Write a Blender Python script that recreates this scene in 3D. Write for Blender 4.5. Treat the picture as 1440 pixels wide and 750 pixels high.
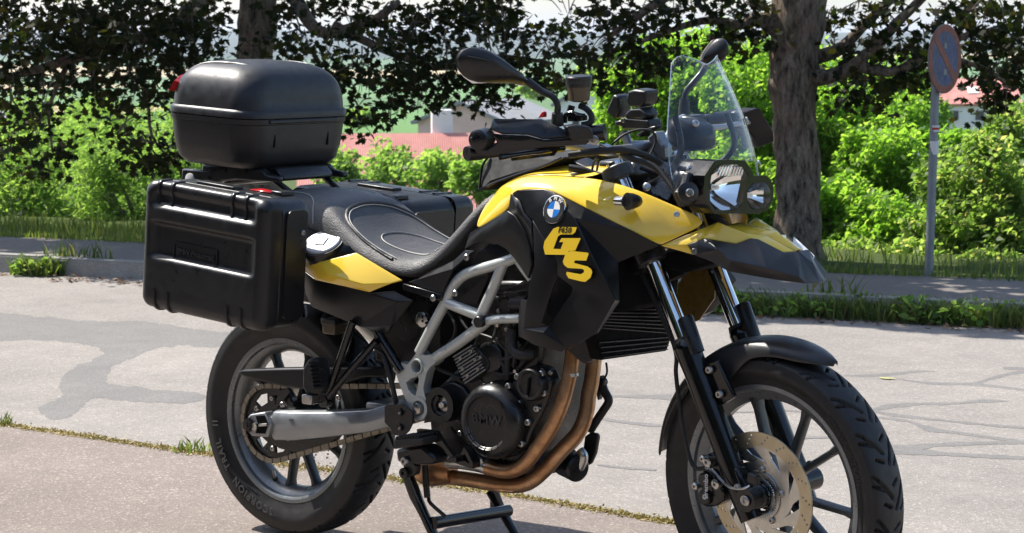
import bpy, bmesh, math, random
import numpy as np
from mathutils import Vector, Matrix, noise as mnoise

for o in list(bpy.data.objects): bpy.data.objects.remove(o, do_unlink=True)
scene = bpy.context.scene
COL = scene.collection
rad = math.radians
random.seed(7); RNG = np.random.default_rng(7)

# ------------------------------------------------------------------ camera, world, sun, exposure
FPX = 3053.4                                   # focal length in pixels of a 1440 px wide picture
CAM = Vector((4.1877, -4.3339, 1.3745)); YAW, PITCH, ROLL = .66818, .10341, -.00212
_v = Vector((-math.sin(YAW)*math.cos(PITCH), math.cos(YAW)*math.cos(PITCH), -math.sin(PITCH)))
_r = Vector((math.cos(YAW), math.sin(YAW), 0)); _u = _r.cross(_v)
_r, _u = _r*math.cos(ROLL)+_u*math.sin(ROLL), _u*math.cos(ROLL)-_r*math.sin(ROLL)
cd = bpy.data.cameras.new('camera'); cam = bpy.data.objects.new('camera', cd); COL.objects.link(cam)
cd.sensor_width = 36; cd.lens = FPX/1440*36; cd.clip_start = .05; cd.clip_end = 20000
cam.matrix_world = Matrix(((_r.x, _u.x, -_v.x, CAM.x), (_r.y, _u.y, -_v.y, CAM.y), (_r.z, _u.z, -_v.z, CAM.z), (0, 0, 0, 1)))
cd.dof.use_dof = True; cd.dof.focus_distance = 5.35; cd.dof.aperture_fstop = 16
scene.camera = cam

SUN_EL = rad(53); SUN_TO = Vector((-.995, -.09, 0)).normalized()      # towards the sun: from behind the motorcycle
SUN_DIR = (SUN_TO*math.cos(SUN_EL) + Vector((0, 0, math.sin(SUN_EL)))).normalized()
world = bpy.data.worlds.new('World'); scene.world = world; world.use_nodes = True
wn = world.node_tree; bg = wn.nodes['Background']
sky = wn.nodes.new('ShaderNodeTexSky'); sky.sky_type = 'NISHITA'; sky.sun_disc = False
sky.sun_elevation = SUN_EL; sky.sun_rotation = math.atan2(SUN_DIR.x, SUN_DIR.y)
sky.air_density = 1.0; sky.dust_density = 1.4; sky.ozone_density = 1.0
wn.links.new(sky.outputs[0], bg.inputs[0]); bg.inputs[1].default_value = .145
sl = bpy.data.lights.new('sun', 'SUN'); sl.energy = 5.0; sl.angle = rad(.53); sl.color = (1, .95, .87)
so = bpy.data.objects.new('sun', sl); COL.objects.link(so)
so.rotation_euler = (-SUN_DIR).to_track_quat('-Z', 'Y').to_euler(); so.location = SUN_DIR*60
vs = scene.view_settings; vs.view_transform = 'Standard'; vs.look = 'None'; vs.exposure = 0.80; vs.gamma = 1
vs.use_curve_mapping = False
scene.render.engine = 'CYCLES'
scene.cycles.max_bounces = 8; scene.cycles.transparent_max_bounces = 16

# ------------------------------------------------------------------ measuring: a picture point at a known lateral plane
def ray(x, y): return _v + _r*((x-720)/FPX) - _u*((y-375)/FPX)
def L(x, y, Y):
    d = ray(x, y); return CAM + d*((Y-CAM.y)/d.y)
def G(x, y, Z=0):
    d = ray(x, y); return CAM + d*((Z-CAM.z)/d.z)
def D(x, y, dist):                               # at a depth along the view
    return CAM + ray(x, y)*dist
RAKE, OFFS, STEER, ZR, ZF, WB = rad(26), .057, .1563, .327, .3285, 1.575
FWD = Vector((math.cos(RAKE), 0, math.sin(RAKE))); UPA = Vector((-math.sin(RAKE), 0, math.cos(RAKE)))
AX0 = Vector((WB, 0, ZF)) - FWD*OFFS
SROT = Matrix.Rotation(-STEER, 3, UPA)
def ST(p): return AX0 + SROT @ (Vector(p)-AX0)    # unsteered -> steered
def UST(p): return AX0 + SROT.transposed() @ (Vector(p)-AX0)
_n = SROT @ Vector((0, 1, 0))
def LS(x, y, yl):                                # picture point on a lateral plane of the steered front end
    d = ray(x, y); return CAM + d*((yl - (CAM-AX0).dot(_n))/d.dot(_n))
def crop(x0, y0, s): return lambda cx, cy, Y: L(x0+cx/s, y0+cy/s, Y)
def crops(x0, y0, s): return lambda cx, cy, Y: LS(x0+cx/s, y0+cy/s, Y)

# ------------------------------------------------------------------ mesh helpers
def link(name, me, mat=None, parent=None, kind=None):
    o = bpy.data.objects.new(name, me); COL.objects.link(o)
    if mat is not None and me is not None: me.materials.append(mat)
    if parent is not None: o.parent = parent
    if kind: o['kind'] = kind
    return o
def smooth(me, ang=35):
    me.polygons.foreach_set('use_smooth', [True]*len(me.polygons))
    me.set_sharp_from_angle(angle=rad(ang))
def fix(me):
    bm = bmesh.new(); bm.from_mesh(me); bmesh.ops.recalc_face_normals(bm, faces=bm.faces); bm.to_mesh(me); bm.free()
def mk(name, verts, faces, mat, parent, sm=35, bevel=0, solid=0, subd=0, seg=2, recalc=True, offset=-1, mirror=False, kind=None, label=None):
    def one(vs_, fs_):
        me = bpy.data.meshes.new(name); me.from_pydata([tuple(v) for v in vs_], [], fs_); me.update()
        if recalc: fix(me)
        if sm: smooth(me, sm)
        o = link(name, me, mat, parent, kind)
        if label: o['label'] = label
        if solid:
            m = o.modifiers.new('thick', 'SOLIDIFY'); m.thickness = solid; m.offset = offset
        if bevel:
            m = o.modifiers.new('edge', 'BEVEL'); m.width = bevel; m.segments = seg; m.limit_method = 'ANGLE'; m.angle_limit = rad(28); m.harden_normals = False
        if subd:
            m = o.modifiers.new('round', 'SUBSURF'); m.levels = subd; m.render_levels = subd
        return o
    o = one(verts, faces)
    if mirror: one([(v[0], -v[1], v[2]) for v in verts], [tuple(reversed(f)) for f in faces])
    return o
class MB:
    """collects shapes that belong to ONE part"""
    def __init__(s): s.v = []; s.f = []
    def add(s, vs_, fs_):
        b = len(s.v); s.v += [tuple(v) for v in vs_]; s.f += [tuple(i+b for i in f) for f in fs_]; return s
    def box(s, c, size, rot=None):
        c = Vector(c); h = Vector(size)/2; R = rot or Matrix.Identity(3)
        P = [c + R @ Vector((x*h.x, y*h.y, z*h.z)) for x in (-1, 1) for y in (-1, 1) for z in (-1, 1)]
        return s.add(P, [(0, 1, 3, 2), (4, 6, 7, 5), (0, 4, 5, 1), (2, 3, 7, 6), (0, 2, 6, 4), (1, 5, 7, 3)])
    def tube(s, *a, **k): v, f = tube_geo(*a, **k); return s.add(v, f)
    def lathe(s, *a, **k): v, f = lathe_geo(*a, **k); return s.add(v, f)
    def prism(s, *a, **k): v, f = prism_geo(*a, **k); return s.add(v, f)
    def build(s, name, mat, parent, **k): return mk(name, s.v, s.f, mat, parent, **k)
def catmull(pts, n=6, closed=False):
    P = [Vector(p) for p in pts]; out = []
    m = len(P); rng = range(m) if closed else range(m-1)
    for i in rng:
        if closed: p0, p1, p2, p3 = P[i-1], P[i], P[(i+1) % m], P[(i+2) % m]
        else: p0, p1, p2, p3 = P[max(i-1, 0)], P[i], P[i+1], P[min(i+2, m-1)]
        for k in range(n):
            t = k/n; t2, t3 = t*t, t*t*t
            out.append(.5*((2*p1) + (p2-p0)*t + (2*p0-5*p1+4*p2-p3)*t2 + (3*p1-p0-3*p2+p3)*t3))
    if not closed: out.append(P[-1])
    return out
def interp(rs, m):
    if not hasattr(rs, '__len__'): return [rs]*m
    return list(np.interp(np.linspace(0, 1, m), np.linspace(0, 1, len(rs)), rs))
def tube_geo(pts, r, seg=12, n=6, flat=1.0, cap=True):
    C = catmull(pts, n) if n > 1 and len(pts) > 2 else [Vector(p) for p in pts]
    R = interp(r, len(C)); V = []; F = []
    t0 = (C[1]-C[0]).normalized(); a = Vector((0, 0, 1)) if abs(t0.z) < .9 else Vector((1, 0, 0))
    nrm = (a - t0*a.dot(t0)).normalized()
    for i, c in enumerate(C):
        t = (C[min(i+1, len(C)-1)]-C[max(i-1, 0)]).normalized()
        nrm = (nrm - t*nrm.dot(t)).normalized(); b = t.cross(nrm)
        for k in range(seg):
            an = 2*math.pi*k/seg; V.append(c + (nrm*math.cos(an)*flat + b*math.sin(an))*R[i])
    m = len(C)
    for i in range(m-1):
        for k in range(seg):
            k2 = (k+1) % seg; F.append((i*seg+k, i*seg+k2, (i+1)*seg+k2, (i+1)*seg+k))
    if cap: F.append(tuple(range(seg-1, -1, -1))); F.append(tuple(range((m-1)*seg, m*seg)))
    return V, F
def tube(name, pts, r, mat, parent, seg=12, n=6, flat=1.0, **k):
    v, f = tube_geo(pts, r, seg, n, flat); return mk(name, v, f, mat, parent, sm=40, **k)
def frame_of(axis):
    a = Vector(axis).normalized(); b = Vector((0, 0, 1)) if abs(a.z) < .9 else Vector((1, 0, 0))
    x = (b - a*b.dot(a)).normalized(); return a, x, a.cross(x)
def lathe_geo(prof, c, axis=(0, -1, 0), seg=48, closed=False):
    """prof: (distance along axis, radius)"""
    a, x, y = frame_of(axis); c = Vector(c); V = []; F = []
    for k in range(seg):
        an = 2*math.pi*k/seg; d = x*math.cos(an)+y*math.sin(an)
        for (h, r) in prof: V.append(c + a*h + d*r)
    m = len(prof)
    for k in range(seg):
        k2 = (k+1) % seg
        for j in range(m if closed else m-1):
            j2 = (j+1) % m; F.append((k*m+j, k*m+j2, k2*m+j2, k2*m+j))
    if not closed:
        F.append(tuple(k*m for k in range(seg))); F.append(tuple(k*m+m-1 for k in reversed(range(seg))))
    return V, F
def lathe(name, prof, c, mat, parent, axis=(0, -1, 0), seg=48, closed=False, **k):
    v, f = lathe_geo(prof, c, axis, seg, closed); return mk(name, v, f, mat, parent, sm=k.pop('sm', 35), **k)
def prism_geo(pts, off):
    """a flat outline pushed along off"""
    P = [Vector(p) for p in pts]; o = Vector(off); n = len(P)
    V = P + [p+o for p in P]; F = [tuple(range(n)), tuple(range(2*n-1, n-1, -1))]
    F += [(i, i+n, (i+1) % n+n, (i+1) % n) for i in range(n)]
    return V, F
def prism(name, pts, off, mat, parent, **k):
    v, f = prism_geo(pts, off); return mk(name, v, f, mat, parent, **k)
def loft(name, rings, mat, parent, capends=True, **k):
    n = len(rings[0]); V = [p for r in rings for p in r]; F = []
    for i in range(len(rings)-1):
        for j in range(n):
            j2 = (j+1) % n; F.append((i*n+j, i*n+j2, (i+1)*n+j2, (i+1)*n+j))
    if capends: F.append(tuple(range(n-1, -1, -1))); F.append(tuple(range((len(rings)-1)*n, len(rings)*n)))
    return mk(name, V, F, mat, parent, **k)
def sheet(name, rows, mat, parent, **k):
    n = len(rows[0]); V = [p for r in rows for p in r]; F = []
    for i in range(len(rows)-1):
        for j in range(n-1): F.append((i*n+j, i*n+j+1, (i+1)*n+j+1, (i+1)*n+j))
    return mk(name, V, F, mat, parent, **k)
def poly_mesh(splines, depth, bevel=0, res=1):
    """2D outlines with holes -> triangulated plate (local XY, thickness along Z)"""
    cu = bpy.data.curves.new('tmp', 'CURVE'); cu.dimensions = '2D'; cu.fill_mode = 'BOTH'; cu.extrude = depth/2; cu.bevel_depth = bevel; cu.bevel_resolution = 1
    for sp in splines:
        s = cu.splines.new('POLY'); s.points.add(len(sp)-1); s.use_cyclic_u = True
        for q, p in zip(s.points, sp): q.co = (p[0], p[1], 0, 1)
    o = bpy.data.objects.new('tmp', cu); COL.objects.link(o)
    me = bpy.data.meshes.new_from_object(o.evaluated_get(bpy.context.evaluated_depsgraph_get()))
    bpy.data.objects.remove(o); bpy.data.curves.remove(cu); return me
def text_mesh(s, size=1, depth=.0, align='CENTER', spacing=1, shear=0, bold=0):
    cu = bpy.data.curves.new('tmp', 'FONT'); cu.body = s; cu.size = size; cu.extrude = depth; cu.align_x = align; cu.align_y = 'CENTER'
    cu.space_character = spacing; cu.shear = shear; cu.offset = bold; cu.resolution_u = 3
    o = bpy.data.objects.new('tmp', cu); COL.objects.link(o)
    me = bpy.data.meshes.new_from_object(o.evaluated_get(bpy.context.evaluated_depsgraph_get()))
    bpy.data.objects.remove(o); bpy.data.curves.remove(cu); return me
def map_mesh(me, fn):
    n = len(me.vertices); co = np.empty(n*3); me.vertices.foreach_get('co', co); co = co.reshape(-1, 3)
    co = np.array([tuple(fn(*c)) for c in co]); me.vertices.foreach_set('co', co.ravel()); me.update(); return me
def plate(name, pts, holes, thick, mat, parent, bevel=0, **k):
    """outline and holes given as 3D points lying near one Y plane; outer face at their Y, thickness inwards (+Y)"""
    Y = sum(p.y for p in pts)/len(pts)
    me = poly_mesh([[(p.x, p.z) for p in q] for q in [pts]+list(holes)], thick, 0)
    map_mesh(me, lambda x, y, z: (x, Y + thick/2 + z, y)); fix(me); smooth(me, 30)
    o = link(name, me, mat, parent)
    if bevel:
        m = o.modifiers.new('edge', 'BEVEL'); m.width = bevel; m.segments = 2; m.limit_method = 'ANGLE'; m.angle_limit = rad(40)
    return o
def arc(c, r, a0=0, a1=2*math.pi, n=24, rx=None):
    return [Vector((c[0]+(rx or r)*math.cos(a0+(a1-a0)*k/n), c[1], c[2]+r*math.sin(a0+(a1-a0)*k/n))) for k in range(n)]
def bolt(c, r, parent, axis=(0, -1, 0), h=.006, name='bolt', mat=None):
    m = MB(); m.lathe([(0, r), (h*.6, r), (h, r*.75), (h, r*.42), (h*.45, r*.40)], c, axis, 12)
    return m.build(name, mat or M['bolt'], parent, sm=40)
def thing(name, label, cat, loc=(0, 0, 0), group=None):
    o = bpy.data.objects.new(name, None); COL.objects.link(o); o.location = loc; o.empty_display_size = .1
    tag(o, label, cat, group); return o
def tag(o, label=None, cat=None, group=None, kind=None):
    if label: o['label'] = label
    if cat: o['category'] = cat
    if group: o['group'] = group
    if kind: o['kind'] = kind
    return o

# ------------------------------------------------------------------ materials
M = {}
def nodes(name):
    m = bpy.data.materials.new(name); m.use_nodes = True; nt = m.node_tree; return m, nt, nt.nodes['Principled BSDF']
def N(nt, t, **k):
    n = nt.nodes.new(t)
    for a, b in k.items(): setattr(n, a, b)
    return n
def texco(nt, scale=1, out='Object'):
    t = N(nt, 'ShaderNodeTexCoord'); return t.outputs[out]
def noise_tex(nt, scale, detail=4, rough=.6, co=None):
    n = N(nt, 'ShaderNodeTexNoise'); n.inputs['Scale'].default_value = scale; n.inputs['Detail'].default_value = detail; n.inputs['Roughness'].default_value = rough
    if co is None: co = N(nt, 'ShaderNodeTexCoord').outputs['Object']
    nt.links.new(co, n.inputs['Vector']); return n.outputs['Fac']
def ramp(nt, fac, stops):
    r = N(nt, 'ShaderNodeValToRGB'); e = r.color_ramp.elements
    while len(e) < len(stops): e.new(.5)
    for q, (p, c) in zip(e, stops): q.position = p; q.color = (c[0], c[1], c[2], 1) if hasattr(c, '__len__') else (c, c, c, 1)
    nt.links.new(fac, r.inputs[0]); return r.outputs[0]
def mixc(nt, fac, a, b, mode='MIX'):
    m = N(nt, 'ShaderNodeMix', data_type='RGBA', blend_type=mode)
    for i, s in ((0, fac), (6, a), (7, b)):
        if isinstance(s, bpy.types.NodeSocket): nt.links.new(s, m.inputs[i])
        elif i == 0: m.inputs[0].default_value = s
        else: m.inputs[i].default_value = (*s, 1) if len(s) == 3 else s
    return m.outputs[2]
def bump(nt, b, h, strength=.3, dist=.002):
    n = N(nt, 'ShaderNodeBump'); n.inputs['Strength'].default_value = strength; n.inputs['Distance'].default_value = dist
    nt.links.new(h, n.inputs['Height']); nt.links.new(n.outputs[0], b.inputs['Normal']); return n
def simple(name, col, rough=.5, metal=0, var=.12, nscale=18, coat=0, bumps=0, bscale=600, bdist=.0006, rvar=.12, spec=.5, dust=0):
    m, nt, b = nodes(name)
    f = noise_tex(nt, nscale, 5)
    c1 = tuple(max(0, c*(1-var)) for c in col); c2 = tuple(min(1, c*(1+var)) for c in col)
    c = ramp(nt, f, [(.3, c1), (.7, c2)])
    if dust:
        g = N(nt, 'ShaderNodeNewGeometry'); sp = N(nt, 'ShaderNodeSeparateXYZ'); nt.links.new(g.outputs['Normal'], sp.inputs[0])
        d = noise_tex(nt, 42, 6, .7); mm = N(nt, 'ShaderNodeMath', operation='MULTIPLY'); nt.links.new(ramp(nt, d, [(.35, 0.), (.75, 1.)]), mm.inputs[0]); mm.inputs[1].default_value = dust
        c = mixc(nt, mm.outputs[0], c, (.20, .18, .15))
    nt.links.new(c, b.inputs['Base Color'])
    r = ramp(nt, noise_tex(nt, nscale*2.3, 5), [(.3, max(0, rough-rvar)), (.75, min(1, rough+rvar))]); nt.links.new(r, b.inputs['Roughness'])
    b.inputs['Metallic'].default_value = metal; b.inputs['Coat Weight'].default_value = coat; b.inputs['Coat Roughness'].default_value = .04
    b.inputs['Specular IOR Level'].default_value = spec
    if bumps: bump(nt, b, noise_tex(nt, bscale, 3), bumps, bdist)
    M[name] = m; return m
simple('plastic', (.0075, .0078, .0085), .36, bumps=.2, bscale=900, dust=.012)
simple('case_plastic', (.0085, .0093, .0105), .38, bumps=.2, bscale=700, bdist=.0005, dust=.015, spec=.42)
simple('topcase_plastic', (.0100, .0103, .0110), .46, bumps=.4, bscale=520, bdist=.0008, dust=.012)
simple('satin_black', (.0055, .0060, .0072), .33, rvar=.05, var=.08, bumps=.05, spec=.30, dust=.010)
simple('trim_plastic', (.020, .0205, .0215), .40, bumps=.3, bscale=700, bdist=.0006, dust=.02)
simple('gloss_black', (.005, .005, .0055), .16, rvar=.06)
simple('engine_black', (.0060, .0060, .0065), .34, bumps=.2, bscale=300, dust=.012)
simple('dark_void', (.003, .003, .003), .8, spec=.1)
simple('rubber', (.0085, .0085, .0085), .58, bumps=.3, bscale=400, dust=.02)
simple('yellow', (.88, .595, .045), .24, var=.02, nscale=3, coat=.8, rvar=.03)
simple('yellow_flat', (.78, .52, .03), .32, var=.02, coat=.3, rvar=.03)
simple('frame_grey', (.47, .50, .475), .36, metal=.30, var=.06, bumps=.1, bscale=250, dust=.05)
simple('spoke_grey', (.055, .06, .064), .36, metal=.5, var=.08, dust=.05)
simple('rim_grey', (.19, .205, .212), .34, metal=.55, var=.08, dust=.10)
simple('alu', (.29, .305, .32), .42, metal=.75, var=.10, nscale=9, bumps=.08, bscale=200)
simple('bolt', (.42, .41, .39), .34, metal=1, var=.1)
simple('chrome', (.78, .79, .80), .07, metal=1, var=.02, rvar=.03)
simple('reflector', (.95, .95, .94), .07, metal=1, var=.02, rvar=.03)
simple('facet_silver', (.94, .94, .92), .30, metal=.35, var=.03)
simple('rim_mark', (.11, .11, .105), .45, metal=.5)
simple('steel', (.50, .50, .48), .32, metal=1, var=.08)
simple('chain_steel', (.22, .20, .16), .42, metal=.9, var=.25, nscale=90)
simple('leather_side', (.013, .013, .014), .44, bumps=.8, bscale=420, bdist=.0012)
simple('stitch', (.42, .41, .38), .7)
simple('clamp_grey', (.085, .09, .09), .4, metal=.4)
simple('white_plastic', (.66, .66, .64), .4, var=.05)
simple('white_mark', (.50, .50, .49), .6, var=.1)
simple('red_plastic', (.45, .012, .014), .25)
simple('shaded_gold', (.13, .085, .015), .3)
simple('fluid', (.085, .062, .034), .12)
simple('black_mark', (.01, .01, .01), .4)
simple('blue_mark', (.02, .16, .52), .25, var=.02)
simple('cap_silver', (.50, .51, .52), .42, metal=.35, var=.03)
simple('fabric', (.010, .0095, .008), .8, bumps=.8, bscale=700, bdist=.002)
def m_disc():
    m, nt, b = nodes('brake_disc'); t = N(nt, 'ShaderNodeTexCoord')
    f = noise_tex(nt, 30, 5); c = ramp(nt, f, [(.3, (.52, .44, .29)), (.7, (.60, .53, .38))]); nt.links.new(c, b.inputs['Base Color'])
    b.inputs['Metallic'].default_value = .95; b.inputs['Roughness'].default_value = .38; b.inputs['Anisotropic'].default_value = .5; M['disc'] = m
m_disc(); simple('disc_inner', (.58, .57, .52), .34, metal=.95, var=.06)
def m_leather():
    simple('leather', (.050, .050, .051), .50, bumps=1, bscale=260, bdist=.0022, dust=.06); m = M['leather']; nt = m.node_tree; b = nt.nodes['Principled BSDF']; old = b.inputs['Base Color'].links[0].from_socket
    sx = N(nt, 'ShaderNodeSeparateXYZ'); nt.links.new(N(nt, 'ShaderNodeTexCoord').outputs['Object'], sx.inputs[0]); r = N(nt, 'ShaderNodeMapRange'); r.inputs[1].default_value = .27; r.inputs[2].default_value = .24; nt.links.new(sx.outputs[0], r.inputs[0])
    nt.links.new(mixc(nt, r.outputs[0], old, (.105, .104, .102)), b.inputs['Base Color'])     # base colour is paler towards the rear of the seat
m_leather()
def m_copper():
    m, nt, b = nodes('copper_pipe'); f = noise_tex(nt, 9, 6, .65); f2 = noise_tex(nt, 70, 4)
    c = ramp(nt, f, [(.28, (.28, .135, .06)), (.5, (.54, .30, .15)), (.72, (.66, .46, .29))])
    c = mixc(nt, ramp(nt, f2, [(.4, 0.), (.8, .6)]), c, (.22, .14, .08)); nt.links.new(c, b.inputs['Base Color'])
    b.inputs['Metallic'].default_value = .85; nt.links.new(ramp(nt, f2, [(.3, .30), (.7, .48)]), b.inputs['Roughness']); bump(nt, b, f2, .1, .001); M['copper'] = m
m_copper()
def m_clear(name, tint, spec_r=.03, gl=.06, dark=0):
    m = bpy.data.materials.new(name); m.use_nodes = True; nt = m.node_tree; nt.nodes.clear()
    out = N(nt, 'ShaderNodeOutputMaterial'); tr = N(nt, 'ShaderNodeBsdfTransparent'); tr.inputs[0].default_value = (*tint, 1)
    g = N(nt, 'ShaderNodeBsdfGlossy'); g.inputs['Roughness'].default_value = spec_r; g.inputs[0].default_value = (1, 1, 1, 1)
    lw = N(nt, 'ShaderNodeLayerWeight'); lw.inputs[0].default_value = .5
    pw = N(nt, 'ShaderNodeMath', operation='POWER'); nt.links.new(lw.outputs['Facing'], pw.inputs[0]); pw.inputs[1].default_value = 4.5
    ad = N(nt, 'ShaderNodeMath', operation='MULTIPLY_ADD'); nt.links.new(pw.outputs[0], ad.inputs[0]); ad.inputs[1].default_value = .55; ad.inputs[2].default_value = gl; ad.use_clamp = True
    mx = N(nt, 'ShaderNodeMixShader'); nt.links.new(ad.outputs[0], mx.inputs[0]); nt.links.new(tr.outputs[0], mx.inputs[1]); nt.links.new(g.outputs[0], mx.inputs[2])
    nt.links.new(mx.outputs[0], out.inputs[0]); M[name] = m
m_clear('screen', (.945, .955, .96), .02, .024); m_clear('screen_rim', (.75, .80, .82), .10, .30); m_clear('lens', (.98, .98, .97), .01, .012); m_clear('smoke', (.35, .33, .28), .05, .05)
# ================================================================== the setting
KD = Vector((.972, .235, 0)).normalized(); KN = Vector((-KD.y, KD.x, 0))          # along the far kerb, and away from the camera
def ST2(s, t, z=0): return KD*s + KN*t + Vector((0, 0, z))
def to_st(p): return p.dot(KD), p.dot(KN)
T_KERB = 5.34; T_BACK = 6.50
PROF_T = [-60, 6.50, 6.7, 8.2, 9.5, 12, 20, 50, 100, 180, 400, 900, 1600, 2500, 3500, 4500, 9000]
PROF_Z = [-.06, -.06, .07, .06, -.10, -.9, -2.6, -4.8, -7.2, -9.8, -18, -30, -28, -8, 15, 24, 24]
def ground_z(s, t):
    z = float(np.interp(t, PROF_T, PROF_Z))
    if t > 9: z += .25*math.sin(s*.35+t*.21)*min(1, (t-9)/6)*min(1, 30/t+.2)
    if t > 500: z += 6*math.sin(s*.0021+1.3)*min(1, (t-500)/1500)
    return z

def m_asphalt(name, base, tint, speck, dark=.5, big=.17, rough=.9):
    m, nt, b = nodes(name); co = N(nt, 'ShaderNodeTexCoord').outputs['Object']
    vo = N(nt, 'ShaderNodeTexVoronoi'); vo.inputs['Scale'].default_value = 150; nt.links.new(co, vo.inputs['Vector'])
    sp = N(nt, 'ShaderNodeSeparateColor'); nt.links.new(vo.outputs['Color'], sp.inputs[0])
    c = ramp(nt, sp.outputs[0], [(.0, tuple(q*.62 for q in base)), (.3, tuple(q*.9 for q in base)), (.75, base), (.94, tuple(min(1, q*1.1) for q in tint)), (1, speck)])
    f2 = noise_tex(nt, 230, 4, .7, co); c = mixc(nt, .55, c, ramp(nt, f2, [(.3, tuple(q*.6 for q in base)), (.7, tuple(q*1.3 for q in base))]))
    f3 = noise_tex(nt, .8, 8, .68, co); f4 = noise_tex(nt, 5.5, 5, .6, co)
    c = mixc(nt, 1.0, c, ramp(nt, f3, [(.3, (1-big,)*3), (.7, (1+big,)*3)]), 'MULTIPLY'); c = mixc(nt, 1.0, c, ramp(nt, f4, [(.3, (.92,)*3), (.7, (1.06, 1.05, 1.03))]), 'MULTIPLY')
    nt.links.new(c, b.inputs['Base Color']); b.inputs['Roughness'].default_value = rough; b.inputs['Specular IOR Level'].default_value = .25
    ad = N(nt, 'ShaderNodeMath', operation='ADD'); nt.links.new(vo.outputs['Distance'], ad.inputs[0]); nt.links.new(f2, ad.inputs[1]); bump(nt, b, ad.outputs[0], .55, .004); M[name] = m
m_asphalt('road_asphalt', (.258, .236, .215), (.35, .325, .30), (.54, .51, .48))
m_asphalt('drive_asphalt', (.220, .186, .164), (.34, .285, .25), (.56, .51, .46))
m_asphalt('path_asphalt', (.19, .168, .150), (.22, .21, .20), (.32, .31, .30))
m_asphalt('tar', (.186, .178, .170), (.20, .195, .19), (.30, .29, .28), big=.10, rough=.8)
m_asphalt('kerb_stone', (.30, .285, .26), (.36, .34, .31), (.44, .42, .40), big=.2)
def m_ground():
    m, nt, b = nodes('meadow'); co = N(nt, 'ShaderNodeTexCoord').outputs['Object']
    near = ramp(nt, noise_tex(nt, 3.0, 6, .7, co), [(.3, (.035, .055, .015)), (.6, (.075, .10, .03)), (.8, (.12, .11, .05))])
    vo = N(nt, 'ShaderNodeTexVoronoi'); mp = N(nt, 'ShaderNodeMapping'); mp.inputs['Scale'].default_value = (.0011, .0042, .001); mp.inputs['Rotation'].default_value = (0, 0, -.25); nt.links.new(co, mp.inputs[0]); nt.links.new(mp.outputs[0], vo.inputs['Vector']); vo.inputs['Scale'].default_value = 1.0
    sp = N(nt, 'ShaderNodeSeparateColor'); nt.links.new(vo.outputs['Color'], sp.inputs[0])
    fld = ramp(nt, sp.outputs[0], [(.0, (.07, .14, .03)), (.25, (.10, .20, .05)), (.45, (.42, .32, .15)), (.6, (.09, .17, .04)), (.8, (.36, .27, .13)), (1, (.05, .09, .025))])
    fld.node.color_ramp.interpolation = 'CONSTANT'
    fw = ramp(nt, noise_tex(nt, .02, 5, .7, co), [(.3, (.016, .030, .012)), (.7, (.030, .048, .018))])
    sx = N(nt, 'ShaderNodeSeparateXYZ'); nt.links.new(co, sx.inputs[0])
    def dist_mask(a, b_):
        d = N(nt, 'ShaderNodeVectorMath', operation='DOT_PRODUCT'); nt.links.new(co, d.inputs[0]); d.inputs[1].default_value = KN
        r = N(nt, 'ShaderNodeMapRange'); r.inputs[1].default_value = a; r.inputs[2].default_value = b_; nt.links.new(d.outputs['Value'], r.inputs[0]); return r.outputs[0]
    c = mixc(nt, dist_mask(260, 420), near, fld); c = mixc(nt, dist_mask(2150, 2350), c, fw)
    nt.links.new(c, b.inputs['Base Color']); b.inputs['Roughness'].default_value = .95; b.inputs['Specular IOR Level'].default_value = .1; bump(nt, b, noise_tex(nt, 25, 5, .7, co), .6, .03); M['meadow'] = m
m_ground()
# ground: one sheet to the horizon
ts = [-60, -20, 0, 3, 5.2, 6.42, 6.50, 6.6, 6.8, 7.2, 7.7, 8.2, 8.8, 9.5, 10.5, 12, 14, 16, 18, 20, 25, 30, 40, 50, 65, 80, 100, 130, 180, 250, 320, 400, 550, 700, 900, 1150, 1400, 1600, 1900, 2200, 2500, 2800, 3150, 3500, 4000, 4500, 6000, 9000]
ss = sorted({0.0} | {s_*v for s_ in (-1, 1) for v in (1, 2, 3, 4, 5, 6, 7, 8, 9, 10, 12, 14, 17, 20, 25, 30, 40, 55, 75, 100, 140, 200, 280, 400, 600, 900, 1300, 1900, 2700, 4000, 6000)})
rows = [[ST2(s, t, ground_z(s, t)) for s in ss] for t in ts]
tag(sheet('ground', rows, M['meadow'], None, sm=60), kind='structure')
# road (far side of the seam) and drive (near side, where the motorcycle stands)
seam_px = [(0, 597), (100, 611), (200, 626), (300, 640), (420, 656), (550, 673), (700, 694), (850, 719), (950, 736)]
seam = [G(x, y) for x, y in seam_px]; d0 = (seam[0]-seam[2]).normalized(); d1 = (seam[-1]-seam[-3]).normalized()
seam = [seam[0]+d0*30] + seam + [seam[-1]+d1*8, seam[-1]+d1*40]
road_far = [ST2(-70, T_KERB+.02, -.004), ST2(70, T_KERB+.02, -.004)]
near_edge = [Vector((p.x, p.y, -.004)) for p in seam]
ROAD = mk('road', near_edge+[road_far[1], road_far[0]], [tuple(range(len(near_edge)+2))], M['road_asphalt'], None, sm=0); tag(ROAD, kind='structure')
DRIVE = mk('driveway', [Vector((p.x, p.y, 0)) for p in seam]+[Vector((40, -45, 0)), Vector((-40, -45, 0))], [tuple(range(len(seam)+2))], M['drive_asphalt'], None, sm=0); tag(DRIVE, kind='structure')
rows = [[ST2(s, T_KERB+.13, .088), ST2(s, T_BACK+.03*math.sin(s*3.1)+.04*math.sin(s*1.3), .088)] for s in np.linspace(-40, 40, 161)]
tag(sheet('pavement', rows, M['path_asphalt'], None, sm=0, solid=.1), kind='structure')
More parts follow.
